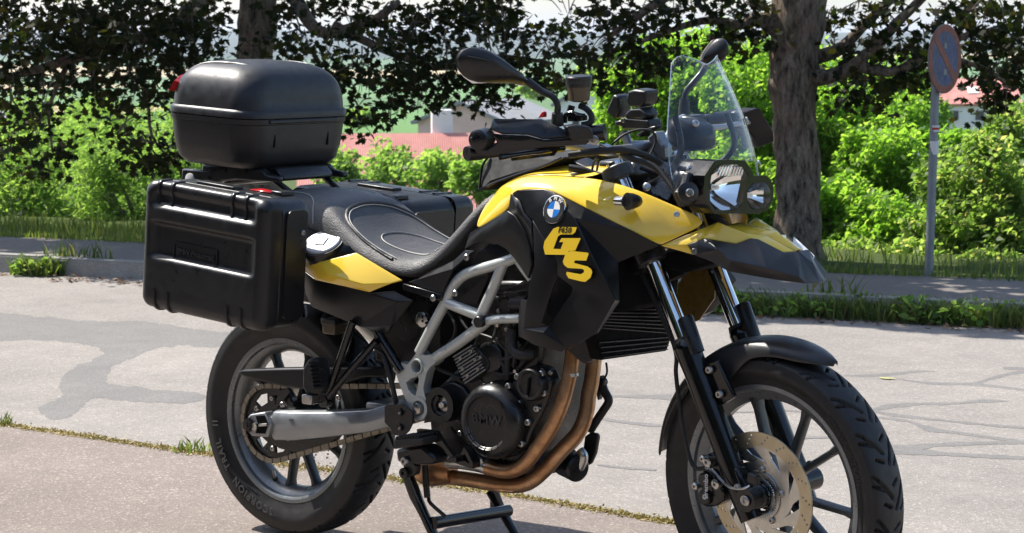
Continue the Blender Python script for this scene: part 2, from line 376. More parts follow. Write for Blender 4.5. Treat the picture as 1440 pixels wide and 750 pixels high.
# kerb of single stones on a bedding strip
KERB = MB().box((0, 0, 0), (1, 1, 1)).build('kerb', M['path_asphalt'], None); KERB.scale = (80, .10, .12); KERB.location = ST2(0, T_KERB+.07, 0); KERB.rotation_euler = (0, 0, math.atan2(KD.y, KD.x)); tag(KERB, kind='structure')
bm = bmesh.new(); bmesh.ops.create_cube(bm, size=1)
for v in bm.verts: v.co = Vector((v.co.x*.985, v.co.y*.135+(0.012 if v.co.z > 0 and v.co.y < 0 else 0), v.co.z*.2))
bmesh.ops.bevel(bm, geom=bm.edges[:], offset=.012, segments=2, affect='EDGES'); kme = bpy.data.meshes.new('kerb_stone'); bm.to_mesh(kme); bm.free(); kme.materials.append(M['kerb_stone']); smooth(kme, 40)
for k in range(26):
    o = bpy.data.objects.new('kerb_stone', kme); COL.objects.link(o); o.parent = KERB; o.matrix_parent_inverse = Matrix.LocRotScale(KERB.location, KERB.rotation_euler.to_quaternion(), KERB.scale).inverted()
    o.location = ST2(-13.4+k+random.uniform(-.003, .003), T_KERB+.065+random.uniform(-.004, .004), -.002+random.uniform(-.004, .004)); o.rotation_euler = (random.uniform(-.01, .01), random.uniform(-.004, .004), math.atan2(KD.y, KD.x)+random.uniform(-.004, .004))
# tar seals on the road
def ragged(pts, amp, n=5, seed=0):
    P = catmull([Vector((x, y, 0)) for x, y in pts], n, True); nz = lambda p, o: mnoise.noise(Vector((p.x*.06+o, p.y*.12, seed)))+.6*mnoise.noise(Vector((p.x*.2+o, p.y*.4, seed))); return [(p.x+amp*nz(p, 0), p.y+.45*amp*nz(p, 9)) for p in P]
def tar_poly(pts, seed, z=-.0034):
    P = [G(x, y, z) for x, y in ragged(pts, 5, 16, seed)]; o0 = P[0]
    me = poly_mesh([[(p.x, p.y) for p in P]], .0); map_mesh(me, lambda x, y, q: (x, y, z)); o = link('tar_seal', me, M['tar'], ROAD); return o
tar_poly([(-40, 440), (60, 446), (130, 452), (200, 452), (262, 461), (330, 470), (330, 484), (300, 488), (235, 487), (196, 500), (160, 516), (152, 538), (200, 545), (282, 554), (275, 566), (200, 566), (134, 561), (104, 584), (72, 590), (56, 574), (88, 556), (84, 540), (100, 520), (130, 506), (146, 496), (124, 486), (60, 478), (-40, 478)], 1)
def tar_line(pts, w, seed, z=-.0032):
    C = catmull([Vector((x, y, 0)) for x, y in pts], 8); top, bot = [], []; W_ = interp(w, len(C))
    for c_, w_ in zip(C, W_):
        e = 1+.5*mnoise.noise(Vector((c_.x*.05, seed, 0))); top.append((c_.x, c_.y-w_*e*.5)); bot.append((c_.x, c_.y+w_*e*.5+.8*mnoise.noise(Vector((c_.x*.09, seed+5, 0)))))
    V_ = [G(x, y, z) for x, y in top]+[G(x, y, z) for x, y in bot]; n = len(top)
    mk('tar_seal', V_, [(i, i+1, n+i+1, n+i) for i in range(n-1)], M['tar'], ROAD, sm=0)
t1 = lambda *q: [(840+x/2.4, 440+y/2.4) for x, y in q]
for k, (p, w) in enumerate(((t1((830, 212), (920, 212), (1010, 206), (1080, 198), (1140, 198)), [1, 4, 4, 3, 1]), (t1((1010, 222), (1100, 236), (1200, 240), (1280, 242), (1440, 260)), [1, 3, 4, 4, 3]), (t1((1270, 240), (1330, 222), (1390, 206), (1440, 200)), [5, 5, 4, 4]), (t1((1370, 186), (1440, 188)), [3, 4]),
                            (t1((920, 332), (980, 316), (1080, 308), (1200, 306), (1300, 298), (1390, 298)), [3, 7, 4, 4, 5, 1]), (t1((930, 330), (1000, 345), (1100, 356), (1250, 372), (1440, 388)), [4, 5, 3, 3, 3]), (t1((940, 352), (1050, 366), (1120, 392), (1250, 410), (1440, 436)), [2, 4, 7, 4, 4]),
                            (t1((980, 462), (1060, 458), (1150, 446), (1300, 440), (1440, 436)), [10, 12, 5, 5, 5]), (t1((985, 468), (1080, 470), (1200, 478), (1440, 490)), [8, 8, 5, 5]), (t1((20, 280), (120, 282), (250, 285)), [3, 4, 9]), (t1((0, 355), (100, 370), (200, 380), (260, 384)), [4, 4, 4, 4]), (t1((0, 512), (80, 522), (200, 530)), [2, 3, 2]),
                            (t1((440, 336), (520, 334), (620, 330), (700, 334)), [2, 2, 2, 2]), (t1((560, 420), (700, 420), (800, 420)), [2, 3, 2]))):
    tar_line(p, w, k*3.1, -.0036+k*.00007)
simple('paint_dot', (.34, .34, .14), .8)
for x, y in ((1247, 532),):
    c_ = G(x, y, 0); mk('paint_dot', [(c_.x+.035*math.cos(a)*(1+.3*math.sin(3*a)), c_.y+.02*math.sin(a), .0005) for a in np.linspace(0, 2*math.pi, 12, endpoint=False)], [tuple(range(12))], M['paint_dot'], ROAD, sm=0)

# ------------------------------------------------------------------ foliage tools
def np_mesh(name, co, k):
    n = len(co)//k; me = bpy.data.meshes.new(name); me.vertices.add(len(co)); me.vertices.foreach_set('co', np.ascontiguousarray(co, dtype=np.float32).ravel())
    me.loops.add(n*k); me.loops.foreach_set('vertex_index', np.arange(n*k, dtype=np.int32)); me.polygons.add(n); me.polygons.foreach_set('loop_start', np.arange(0, n*k, k, dtype=np.int32)); me.update(calc_edges=True); return me
LEAF = np.array([(0, 0, 0), (.30, .42, .07), (.12, .85, .02), (0, 1.05, -.03), (-.12, .85, .02), (-.30, .42, .07)])
NARROW = np.array([(0, 0, 0), (.14, .4, .03), (0, 1.1, -.05), (-.14, .4, .03)])
MAPLE = np.array([(0, 0, 0), (.16, .10, .02), (.42, .02, .05), (.36, .22, .04), (.60, .42, .05), (.38, .46, .04), (.40, .72, .03), (.18, .62, .02), (0, 1.0, -.04), (-.18, .62, .02), (-.40, .72, .03), (-.38, .46, .04), (-.60, .42, .05), (-.36, .22, .04), (-.42, .02, .05), (-.16, .10, .02)])
def leaf_co(C, size, tmpl, up=.6, droop=0., sun=0.):
    n = len(C); nr = RNG.normal(size=(n, 3)); nr[:, 2] += up*1.6; nr += np.array(SUN_DIR)*sun; nr /= np.linalg.norm(nr, axis=1)[:, None]
    d = RNG.normal(size=(n, 3)); d[:, 2] -= droop; d -= nr*(d*nr).sum(1)[:, None]; d /= np.linalg.norm(d, axis=1)[:, None]; x = np.cross(d, nr)
    s = size*RNG.uniform(.65, 1.25, n); T = tmpl
    co = C[:, None, :] + s[:, None, None]*(T[None, :, 0, None]*x[:, None]+T[None, :, 1, None]*d[:, None]+T[None, :, 2, None]*nr[:, None]); return co.reshape(-1, 3)
def ball(n, c, r, shell=.35):
    d = RNG.normal(size=(n, 3)); d /= np.linalg.norm(d, axis=1)[:, None]; q = RNG.uniform(shell, 1, n)**.6; return np.array(c)+d*q[:, None]*np.array(r)
def m_leaf(name, stops, trans, tw=.45, rough=.5, spec=.35):
    m = bpy.data.materials.new(name); m.use_nodes = True; nt = m.node_tree; b = nt.nodes['Principled BSDF']; out = nt.nodes['Material Output']
    g = N(nt, 'ShaderNodeNewGeometry'); c = ramp(nt, g.outputs['Random Per Island'], stops)
    big = ramp(nt, noise_tex(nt, .9, 3, .5), [(.3, (.75, .80, .75)), (.7, (1.2, 1.15, 1.1))]); c = mixc(nt, 1.0, c, big, 'MULTIPLY')
    nt.links.new(c, b.inputs['Base Color']); b.inputs['Roughness'].default_value = rough; b.inputs['Specular IOR Level'].default_value = spec
    t = N(nt, 'ShaderNodeBsdfTranslucent'); tc = mixc(nt, 1.0, c, trans, 'MULTIPLY'); nt.links.new(tc, t.inputs[0]); mx = N(nt, 'ShaderNodeMixShader'); mx.inputs[0].default_value = tw
    nt.links.new(b.outputs[0], mx.inputs[1]); nt.links.new(t.outputs[0], mx.inputs[2]); nt.links.new(mx.outputs[0], out.inputs[0]); M[name] = m
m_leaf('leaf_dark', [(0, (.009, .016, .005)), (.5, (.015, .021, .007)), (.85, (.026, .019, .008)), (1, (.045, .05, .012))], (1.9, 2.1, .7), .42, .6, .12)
m_leaf('leaf_bright', [(0, (.08, .16, .025)), (.4, (.14, .245, .04)), (.8, (.19, .30, .055)), (1, (.27, .33, .10))], (2.1, 2.3, 1.1), .62)
m_leaf('leaf_fine', [(0, (.08, .15, .04)), (.5, (.13, .21, .055)), (1, (.20, .27, .09))], (2.1, 2.2, 1.2), .62)
m_leaf('leaf_pale', [(0, (.09, .155, .04)), (.5, (.155, .23, .055)), (.9, (.24, .29, .10)), (1, (.36, .30, .15))], (2.0, 2.2, 1.2), .60)
m_leaf('grass_blade', [(0, (.05, .095, .02)), (.5, (.10, .16, .035)), (.85, (.16, .19, .06)), (1, (.30, .25, .13))], (1.8, 1.8, .9), .45)
m_leaf('dry_leaf', [(0, (.10, .05, .025)), (.5, (.16, .08, .04)), (1, (.24, .15, .08))], (1, 1, 1), .2)
m_leaf('moss', [(0, (.22, .16, .06)), (.5, (.34, .26, .09)), (.8, (.28, .24, .07)), (1, (.16, .18, .04))], (1.2, 1.2, 1), .2)
def m_bark():
    m, nt, b = nodes('bark'); co = N(nt, 'ShaderNodeTexCoord').outputs['Object']; mp = N(nt, 'ShaderNodeMapping'); mp.inputs['Scale'].default_value = (1, 1, .30); nt.links.new(co, mp.inputs[0])
    f = noise_tex(nt, 26, 8, .75, mp.outputs[0]); f2 = noise_tex(nt, 6, 6, .65, co); f3 = noise_tex(nt, 60, 4, .7, mp.outputs[0])
    c = ramp(nt, f, [(.38, (.034, .028, .024)), (.47, (.16, .125, .092)), (.58, (.30, .245, .185)), (.72, (.42, .355, .28))]); c = mixc(nt, ramp(nt, f2, [(.52, 0.), (.66, .75)]), c, (.26, .165, .13)); c = mixc(nt, ramp(nt, f2, [(.30, .6), (.42, 0.)]), c, (.12, .12, .10))
    nt.links.new(c, b.inputs['Base Color']); b.inputs['Roughness'].default_value = .9; b.inputs['Specular IOR Level'].default_value = .15
    ad = N(nt, 'ShaderNodeMath', operation='MULTIPLY_ADD'); nt.links.new(f3, ad.inputs[0]); ad.inputs[1].default_value = .35; nt.links.new(f, ad.inputs[2]); bump(nt, b, ad.outputs[0], 1, .035); M['bark'] = m
m_bark()
def limb(m, pts, r, seg=10, n=6, wob=.0, cap=True):
    v, f = tube_geo(pts, r, seg, n)
    if wob: v = [Vector(p)+Vector((mnoise.noise(Vector(p)*6), mnoise.noise(Vector(p)*6+Vector((7, 3, 1))), 0))*wob for p in v]
    m.add(v, f)

# ------------------------------------------------------------------ the two dark maples beyond the pavement
DEP = 13.4
def dark_tree(label, base, trunk, limbs, clumps, upper_c, seed, parent_group='dark maples behind the pavement'):
    t = thing('maple_tree', label, 'tree', base, parent_group); b0 = Vector(base)
    m = MB(); limb(m, [p-b0 for p, r in trunk], [r for p, r in trunk], 22, 8, .03); m.build('trunk', M['bark'], t, sm=60)
    for pts, r in limbs:
        m = MB(); limb(m, [Vector(p)-b0 for p in pts], r, 10, 6, .012); m.build('limb', M['bark'], t, sm=60)
    tw = MB(); C = []
    for (x, y, r, d) in clumps:
        c_ = D(x, y, d); k = d/FPX; R_ = np.array([r*k*1.05, r*k*1.05, r*k*.95])
        # long axis across the view, some depth
        ns = max(3, int((.0072 if y < 115 else .0036)*r*r)); q = RNG.normal(size=(ns, 3)); q /= np.linalg.norm(q, axis=1)[:, None]; q *= (RNG.uniform(0, 1, ns)**.45)[:, None]
        rr, uu, vv = np.array(_r), np.array(_u), np.array(_v)
        sp_ = np.array(c_)+(q[:, :1]*rr*R_[0]+q[:, 1:2]*uu*R_[1]+q[:, 2:3]*vv*.45)
        for p_ in sp_: C.append(p_+RNG.normal(size=(17, 3))*np.array([.085, .085, .038]))
        for _ in range(6):
            e = RNG.normal(size=3)*.5; a = c_+Vector((0, 0, r*k*.9))+Vector(RNG.normal(size=3)*.05); e_ = c_+_r*(e[0]*r*k)+_u*(e[1]*r*k*.8); limb(tw, [a-b0, (a+e_)/2-b0+Vector((0, 0, .03)), e_-b0], [.006, .004, .002], 5, 3)
    # upper crown, above the picture, shaped for the shade it casts on the pavement
    n = 5200; sc_, tc_, zc_, rs_, rt_, rz_ = upper_c; Q = ball(n*3, (0, 0, 0), (rs_, rt_, rz_), .2); Q = np.array(KD)*(Q[:, :1]+sc_)+np.array(KN)*(Q[:, 1:2]+tc_)+np.array([0, 0, 1.])*(Q[:, 2:3]+zc_); keep = np.array([mnoise.noise(Vector(q)*1.1) > .04 for q in Q]); Q = Q[keep][:n]; ok = Q[:, 2] > 2.0; Q = Q[ok]
    co = np.concatenate([leaf_co(np.concatenate(C), .055, MAPLE, .75, .6), leaf_co(Q, .15, MAPLE, .8, .3)])-np.array(b0)
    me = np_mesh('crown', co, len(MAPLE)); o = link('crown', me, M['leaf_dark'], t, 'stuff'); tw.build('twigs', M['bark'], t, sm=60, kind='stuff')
    return t
b1 = D(362, 330, 14.6); b1.z = ground_z(*to_st(b1))-.05
b2 = D(1122, 372, 12.9); b2.z = ground_z(*to_st(b2))-.05
def TD(x, y, d): return D(x, y, d)
cl1 = [(20, 20, 60, 13.6), (90, 30, 62, 13.2), (160, 20, 62, 13.9), (230, 30, 60, 13.4), (290, 20, 40, 14.2), (30, 90, 58, 13.3), (100, 95, 58, 13.9), (170, 85, 55, 13.2), (228, 92, 45, 13.7), (15, 145, 36, 13.7), (70, 150, 36, 13.2), (125, 140, 36, 13.8), (185, 145, 34, 13.3), (236, 145, 24, 13.8),
       (45, 200, 32, 13.5), (85, 222, 20, 13.5), (12, 215, 16, 13.9), (62, 238, 14, 13.5), (178, 195, 24, 13.5), (205, 208, 20, 13.4), (250, 205, 22, 13.5), (240, 236, 13, 13.5), (212, 235, 12, 13.6), (258, 60, 34, 13.6), (300, 60, 22, 13.8), (285, 105, 10, 13.6),
       (410, 20, 36, 14.2), (418, 66, 34, 14.0), (470, 90, 42, 13.6), (470, 140, 30, 13.6), (520, 120, 46, 13.9), (560, 90, 44, 13.3), (545, 165, 24, 13.6), (500, 170, 22, 13.6), (585, 150, 34, 13.8), (600, 60, 46, 13.6), (625, 110, 44, 13.4), (660, 30, 48, 13.9), (680, 85, 44, 13.5), (668, 140, 30, 13.7), (700, 150, 18, 13.5), (712, 40, 34, 13.5), (735, 80, 34, 13.8), (545, 35, 32, 13.8), (500, 40, 28, 13.5), (480, 15, 26, 13.6),
       (770, 96, 28, 13.6), (790, 65, 22, 13.5), (700, 5, 34, 13.6), (800, 20, 14, 13.5), (790, 118, 16, 13.6)]
cl2 = [(835, 30, 18, 12.9), (820, 90, 26, 12.8), (850, 66, 24, 13.0), (858, 100, 26, 12.8), (880, 40, 28, 12.7), (905, 80, 34, 13.1), (890, 118, 18, 12.9), (915, 22, 22, 12.8), (930, 62, 22, 12.9), (925, 108, 14, 13.0), (955, 8, 16, 12.8), (870, 8, 20, 12.9), (985, 14, 22, 12.6), (1012, 30, 26, 12.8), (1045, 20, 26, 12.7), (1030, 62, 20, 13.0), (1055, 50, 20, 12.9), (1005, 62, 12, 12.8), (1070, 12, 18, 13.1),
       (1170, 40, 26, 13.1), (1182, 92, 28, 13.0), (1205, 120, 26, 12.8), (1215, 70, 26, 13.1), (1210, 15, 22, 12.7), (1240, 100, 28, 12.9), (1262, 70, 26, 12.7), (1270, 115, 22, 13.0), (1190, 142, 14, 12.8), (1245, 30, 16, 12.6), (1300, 70, 18, 12.9), (1295, 112, 14, 12.8), (1255, 10, 12, 12.8), (1235, 135, 12, 12.9),
       (1350, 40, 24, 12.6), (1348, 96, 20, 12.7), (1372, 70, 30, 12.8), (1400, 30, 36, 12.6), (1425, 75, 36, 12.9), (1392, 112, 28, 12.7), (1420, 130, 26, 12.6), (1445, 30, 34, 12.8), (1440, 120, 24, 12.9), (1400, 148, 16, 12.7), (1378, 14, 22, 12.7), (1335, 20, 14, 12.8), (1460, 80, 40, 12.8)]
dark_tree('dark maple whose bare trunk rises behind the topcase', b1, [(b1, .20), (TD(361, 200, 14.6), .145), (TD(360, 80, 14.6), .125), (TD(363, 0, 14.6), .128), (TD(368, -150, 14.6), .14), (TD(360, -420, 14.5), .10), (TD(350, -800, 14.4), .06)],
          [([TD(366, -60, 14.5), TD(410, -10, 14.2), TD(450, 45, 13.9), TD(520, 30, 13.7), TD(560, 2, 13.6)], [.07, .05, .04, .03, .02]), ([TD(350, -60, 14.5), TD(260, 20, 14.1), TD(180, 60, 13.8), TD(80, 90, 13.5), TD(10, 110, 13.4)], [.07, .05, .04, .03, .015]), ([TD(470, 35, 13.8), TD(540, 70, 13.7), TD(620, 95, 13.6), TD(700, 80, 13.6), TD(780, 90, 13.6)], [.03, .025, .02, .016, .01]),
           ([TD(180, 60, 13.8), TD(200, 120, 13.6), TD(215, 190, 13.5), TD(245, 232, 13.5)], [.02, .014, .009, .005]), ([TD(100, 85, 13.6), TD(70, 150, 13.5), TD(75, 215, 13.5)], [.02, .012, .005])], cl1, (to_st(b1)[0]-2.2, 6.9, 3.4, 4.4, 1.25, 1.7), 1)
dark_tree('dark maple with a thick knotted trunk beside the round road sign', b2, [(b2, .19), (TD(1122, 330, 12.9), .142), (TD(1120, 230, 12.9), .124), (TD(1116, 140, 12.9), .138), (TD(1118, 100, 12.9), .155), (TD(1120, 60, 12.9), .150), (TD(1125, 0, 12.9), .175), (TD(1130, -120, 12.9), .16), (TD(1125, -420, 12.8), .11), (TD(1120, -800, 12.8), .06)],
          [([TD(1118, 110, 12.88), TD(1165, 108, 12.8), TD(1200, 92, 12.75), TD(1240, 55, 12.7), TD(1300, -5, 12.6)], [.070, .044, .036, .030, .026]), ([TD(1105, 48, 12.9), TD(1070, 28, 12.85), TD(1040, 35, 12.8), TD(985, 30, 12.8), TD(900, 60, 12.8)], [.075, .045, .03, .022, .012]), ([TD(1200, 92, 12.75), TD(1260, 100, 12.7), TD(1330, 60, 12.6), TD(1400, 40, 12.6)], [.035, .028, .022, .012]), ([TD(1130, 85, 12.9), TD(1180, 70, 13.0), TD(1220, 30, 13.0), TD(1265, -10, 13.0)], [.05, .04, .03, .025]), ([TD(1125, -60, 12.9), TD(1040, -60, 12.8), TD(930, 0, 12.8), TD(860, 50, 12.8)], [.06, .04, .03, .015]), ([TD(1300, 70, 12.6), TD(1380, 95, 12.6), TD(1420, 120, 12.6)], [.02, .014, .008])], cl2, (to_st(b2)[0]-1.8, 6.25, 3.4, 3.9, 1.0, 1.7), 2)

# ------------------------------------------------------------------ shrubs and garden trees on the slope
def shrub(name, label, cat, px_, py_, d, rx_, rz_, n, size, mat, tmpl, nc=26, stem=True, group=None, up=.5, ry_=None, droop=0):
    c_ = D(px_, py_, d); k = d/FPX; R_ = np.array([rx_*k, (ry_ or rx_*1.1)*k, rz_*k]); base = Vector((c_.x, c_.y, min(ground_z(*to_st(c_)), c_.z-R_[2]*.5)-.03)); t = thing(name, label, cat, base, group)
    C = []; tot = 0; cs = ball(nc, (0, 0, 0), R_*.78, .15)
    for q in cs:
        f = RNG.uniform(.20, .40); C.append(ball(int(n*.36/nc), q, R_*f, .35))
    Q = np.concatenate(C); Q[:, 2] = np.maximum(Q[:, 2], base.z-c_.z+.05)
    rr = np.array(_r)*Q[:, :1]+np.array([_v.x, _v.y, 0])*Q[:, 1:2]+np.array([0, 0, 1.])*Q[:, 2:3]; P = np.array(c_)+rr-np.array(base)
    me = np_mesh('crown', leaf_co(P, size*.60, tmpl, .15, droop, 1.5), len(tmpl)); link('crown', me, M[mat], t, 'stuff')
    if stem:
        m = MB(); cc = c_-base
        for j in range(5):
            q = cs[j]; e = Vector(_r)*q[0]+Vector((_v.x, _v.y, 0))*q[1]+Vector((0, 0, q[2])); limb(m, [Vector((random.uniform(-.05, .05)*rx_*k, random.uniform(-.05, .05)*rx_*k, 0)), (cc+e)*.45+Vector((random.uniform(-.1, .1), random.uniform(-.1, .1), 0)), cc+e*.9], [max(.012, .035*R_[0]), .02*R_[0]+.006, .004], 7, 4)
        m.build('stem', M['bark'], t, sm=60)
    return t
gL = 'fine-leaved shrubs behind the pavement'
sL = [(25, 280, 17, 95, 95), (110, 262, 18.5, 80, 85), (185, 285, 16.5, 80, 85), (250, 250, 18, 75, 90), (60, 215, 21, 75, 60), (165, 205, 22, 75, 50), (292, 290, 16.8, 60, 80)]
tx = ['feathery green shrub at the very left edge, above the kerb', 'tall feathery shrub second along the grass verge', 'rounded bright feathery shrub under the low maple branch', 'feathery shrub just behind the rear of the topcase', 'paler shrub behind the front row of feathery shrubs', 'distant feathery shrub under the dark leaves', 'feathery shrub partly hidden by the lettered side case']
for (x, y, d, a, b_), l_ in zip(sL, tx): shrub('shrub', l_, 'shrub', x, y-14, d, a*1.2, b_*1.3, 18000, .105, 'leaf_fine', NARROW, 34, True, gL, .5, None, .5)
for (x, y, d, a, b_, l_) in ((-95, 262, 17, 95, 100, 'feathery shrub next along the verge from the one above the kerb'), (-230, 258, 18, 110, 105, 'widest feathery shrub at the far end of the verge row')): shrub('shrub', l_, 'shrub', x, y, d, a*1.2, b_*1.3, 16000, .105, 'leaf_fine', NARROW, 34, True, gL, .5, None, .5)
for (x, y, d, a, b_) in ((1525, 270, 14.2, 90, 100),): shrub('pale_shrub', 'pale shrub further along the verge past the sign', 'shrub', x, y, d, a*1.15, b_*1.15, 13000, .082, 'leaf_pale', LEAF, 30, True, 'pale shrubs round the sign post', .4)
gM = 'young trees in front of the red roof'
for (x, y, d, a, b_, l_) in ((480, 235, 30, 55, 50, 'small tree in front of the red roof, beside the topcase'), (545, 225, 33, 60, 50, 'small tree in the middle of the red roof'), (610, 228, 31, 60, 52, 'small leafy tree below the pink gable'), (672, 240, 28, 50, 55, 'darker small tree behind the hand guard'), (740, 240, 27, 50, 60, 'shrub hidden behind the tank bag'), (450, 195, 40, 30, 28, 'distant small tree between topcase and dark leaves')):
    shrub('garden_tree', l_, 'tree', x, y+10, d, a*1.0, b_*.92, 4600, .16, 'leaf_fine', LEAF, 26, True, gM)
gR = 'bright broad-leaved trees on the slope'
shrub('broadleaf_tree', 'bright bush in front of the long white building', 'tree', 1345, 205, 17, 75, 42, 7000, .118, 'leaf_bright', LEAF, 26, True, gR, .5, None, .8)
for (x, y, d, a, b_, n, l_) in ((900, 140, 18, 62, 62, 5000, 'bright green crown behind the device mount'), (1005, 95, 17.2, 62, 55, 5000, 'bright green crown above the windscreen'), (1080, 235, 17.5, 80, 100, 7000, 'bright green tree just behind the maple trunk'), (1250, 330, 15.0, 60, 60, 6500, 'low bright bush at the grass edge left of the sign post'), (1120, 130, 19, 110, 75, 8000, 'tall bright crown framing the maple trunk'), (960, 130, 17.5, 95, 90, 8000, 'bright green tree behind the windscreen'), (1040, 150, 16.5, 80, 110, 8000, 'bright green tree between screen and maple trunk'), (1040, 290, 15.8, 80, 85, 6500, 'lower bright green bush left of the maple trunk'), (1190, 190, 16.5, 85, 95, 9000, 'bright green tree right of the maple trunk'), (1260, 150, 18, 70, 75, 6000, 'bright green tree behind the sign post'), (1180, 310, 15.4, 80, 80, 7500, 'lower bright green bush right of the maple trunk'), (1240, 250, 15.8, 60, 80, 5500, 'bright bush beside the sign post'), (880, 200, 18.5, 60, 60, 4000, 'bright bush behind the device mount'), (905, 300, 16, 60, 70, 2500, 'bush hidden behind the tank')):
    shrub('broadleaf_tree', l_, 'tree', x, y, d, a*1.22, b_*1.18, int(n*3.4), .082, 'leaf_bright', LEAF, 30, True, gR, .5, None, .8)
for (x, y, d, a, b_, n, l_) in ((1370, 270, 13.9, 80, 80, 9000, 'pale loose shrub with brown twigs behind the sign post'), (1330, 340, 13.6, 70, 55, 6000, 'low pale shrub at the foot of the sign post'), (1430, 330, 13.7, 70, 75, 7000, 'pale shrub at the very right edge'), (1415, 200, 15, 60, 50, 4500, 'pale shrub below the red-roofed building'), (1285, 374, 13.5, 62, 30, 5000, 'low pale shrub left of the sign post foot'), (1385, 384, 13.2, 66, 30, 5000, 'low pale shrub right of the sign post foot'), (1200, 366, 13.9, 60, 32, 5000, 'low pale shrub at the foot of the maple'), (1020, 352, 14.0, 70, 34, 4500, 'low pale shrub behind the front fork')):
    shrub('pale_shrub', l_, 'shrub', x, y, d, a*1.15, b_*1.15, int(n*1.5), .082, 'leaf_pale', LEAF, 30, True, 'pale shrubs round the sign post', .4)
vt = ['far round tree above the brake fluid cup', 'far tree behind the white gabled house', 'far tree right of the pink house', 'far tree left of the pink house', 'far tree behind the pink house roof', 'far tree row below the wheat field', 'far tree at the left edge behind the shrubs', 'far tree behind the feathery shrubs', 'far tree left of the long red-roofed building', 'far tree right of the long red-roofed building', 'far tree seen through the windscreen']
for k, (x, y, d, a, b_) in enumerate(((870, 92, 95, 34, 30), (830, 108, 120, 30, 22), (755, 125, 150, 30, 16), (445, 165, 110, 34, 24), (505, 168, 140, 30, 14), (690, 110, 160, 40, 14), (40, 170, 60, 40, 30), (110, 165, 80, 40, 26), (1270, 110, 170, 26, 14), (1420, 152, 140, 40, 14), (930, 120, 80, 40, 30))):
    shrub('village_tree', vt[k], 'tree', x, y, d, a, b_, 1600, .5*d/100, 'leaf_fine', LEAF, 16, False, 'far trees among the houses')
# ------------------------------------------------------------------ grass, litter, moss
def blades(name, pts, h, w, mat, lean=.35, kind='stuff'):
    P = np.array(pts); n = len(P); H = h*RNG.uniform(.45, 1.25, n); a = RNG.uniform(0, 2*np.pi, n); dx = np.stack([np.cos(a), np.sin(a), 0*a], 1); b_ = RNG.uniform(0, 2*np.pi, n); ln = np.stack([np.cos(b_), np.sin(b_), 0*b_], 1)*(RNG.uniform(.1, 1, n)*lean)[:, None]
    z = np.array([0, 0, 1.]); W_ = (w*RNG.uniform(.6, 1.3, n))[:, None]*dx; H = H[:, None]
    q = [P-W_, P+W_, P+W_*.8+z*H*.55+ln*H*.35, P+z*H+ln*H, P-W_*.8+z*H*.55+ln*H*.35]
    co = np.stack(q, 1).reshape(-1, 3); return tag(link(name, np_mesh(name, co, 5), M[mat]), kind=kind)
def strip_pts(n, s0, s1, t0, t1, clump=None, zf=None):
    out = []
    while len(out) < n:
        s, t = random.uniform(s0, s1), random.uniform(t0, t1)
        if clump and mnoise.noise(Vector((s*clump[0], t*1.5, clump[2])))*.5+.5 < clump[1]: continue
        out.append(tuple(ST2(s, t, ground_z(s, t) if zf is None else zf)))
    return out
tag(blades('verge_grass', strip_pts(7000, -13, -4.2, 6.50, 7.6)+strip_pts(2500, -4.2, 5, 6.5, 7.6), .105, .0036, 'grass_blade', .55), 'tall uncut grass on the verge behind the pavement', None)
tag(blades('pavement_edge_grass', strip_pts(5200, -13, 5, 6.42, 6.60, None, .085), .045, .004, 'grass_blade'), 'short dry grass along the back of the pavement')
# weeds in front of the kerb: dense on the right, in tufts on the left
wd = strip_pts(9500, -2.2, 3.2, 5.16, 5.46, (1.1, .24, 3.0), 0) + strip_pts(4200, -10, -2.2, 5.20, 5.36, (2.2, .50, 4.3), 0) + strip_pts(700, -9, 3, 5.44, 5.52, (1.6, .55, 1.0), .085)
tag(blades('kerb_weeds', wd, .10, .0050, 'grass_blade', .8), 'tufts of weeds growing along the kerb')
q = np.array(strip_pts(2600, -2.4, 3.2, 5.12, 5.46, (1.7, .45, 9.), .03)+strip_pts(1300, -10, -2.4, 5.18, 5.36, (2.2, .52, 4.3), .03)); q[:, 2] += RNG.uniform(-.02, .07, len(q)); tag(link('kerb_herbs', np_mesh('kerb_herbs', leaf_co(q, .045, LEAF, .5, 0, .6), len(LEAF)), M['leaf_fine']), 'low broad-leaved weeds among the kerb grass', kind='stuff')
q = np.array(strip_pts(1500, -10, 4, 5.02, 5.30, (.7, .36, 5.), .004)); tag(link('leaf_litter', np_mesh('leaf_litter', leaf_co(q, .035, LEAF, 2.5), len(LEAF)), M['dry_leaf']), 'dry brown leaves lying along the kerb', kind='stuff')
sp = []
sm_ = catmull(seam[1:-2], 40)
for p in sm_:
    for _ in range(22):
        w = .042*(mnoise.noise(Vector((p.x*2.3, 0, 1)))+.75); o_ = random.gauss(0, 1)*max(.008, w)*.6; sp.append((p.x+random.uniform(-.02, .02), p.y+o_, .002))
simple('seam_soil', (.26, .20, .11), .95, var=.4, nscale=40, bumps=1, bscale=200, bdist=.004)
L_, R2 = [], []
for p in catmull(seam[1:-2], 60):
    a_ = .022+.030*(mnoise.noise(Vector((p.x*4, 1, 1)))+.5*mnoise.noise(Vector((p.x*19, 1, 1)))); b_ = .018+.026*(mnoise.noise(Vector((p.x*5, 7, 1)))+.5*mnoise.noise(Vector((p.x*23, 7, 1)))); L_.append((p.x, p.y+max(.004, a_), .0012)); R2.append((p.x, p.y-max(.004, b_), .0012))
sheet('seam_soil', [L_, R2], M['seam_soil'], DRIVE, sm=0)
q = np.array(sp); tag(link('seam_moss', np_mesh('seam_moss', leaf_co(q, .010, LEAF, .9), len(LEAF)), M['moss']), 'yellow moss and dirt in the seam between road and driveway', kind='stuff')
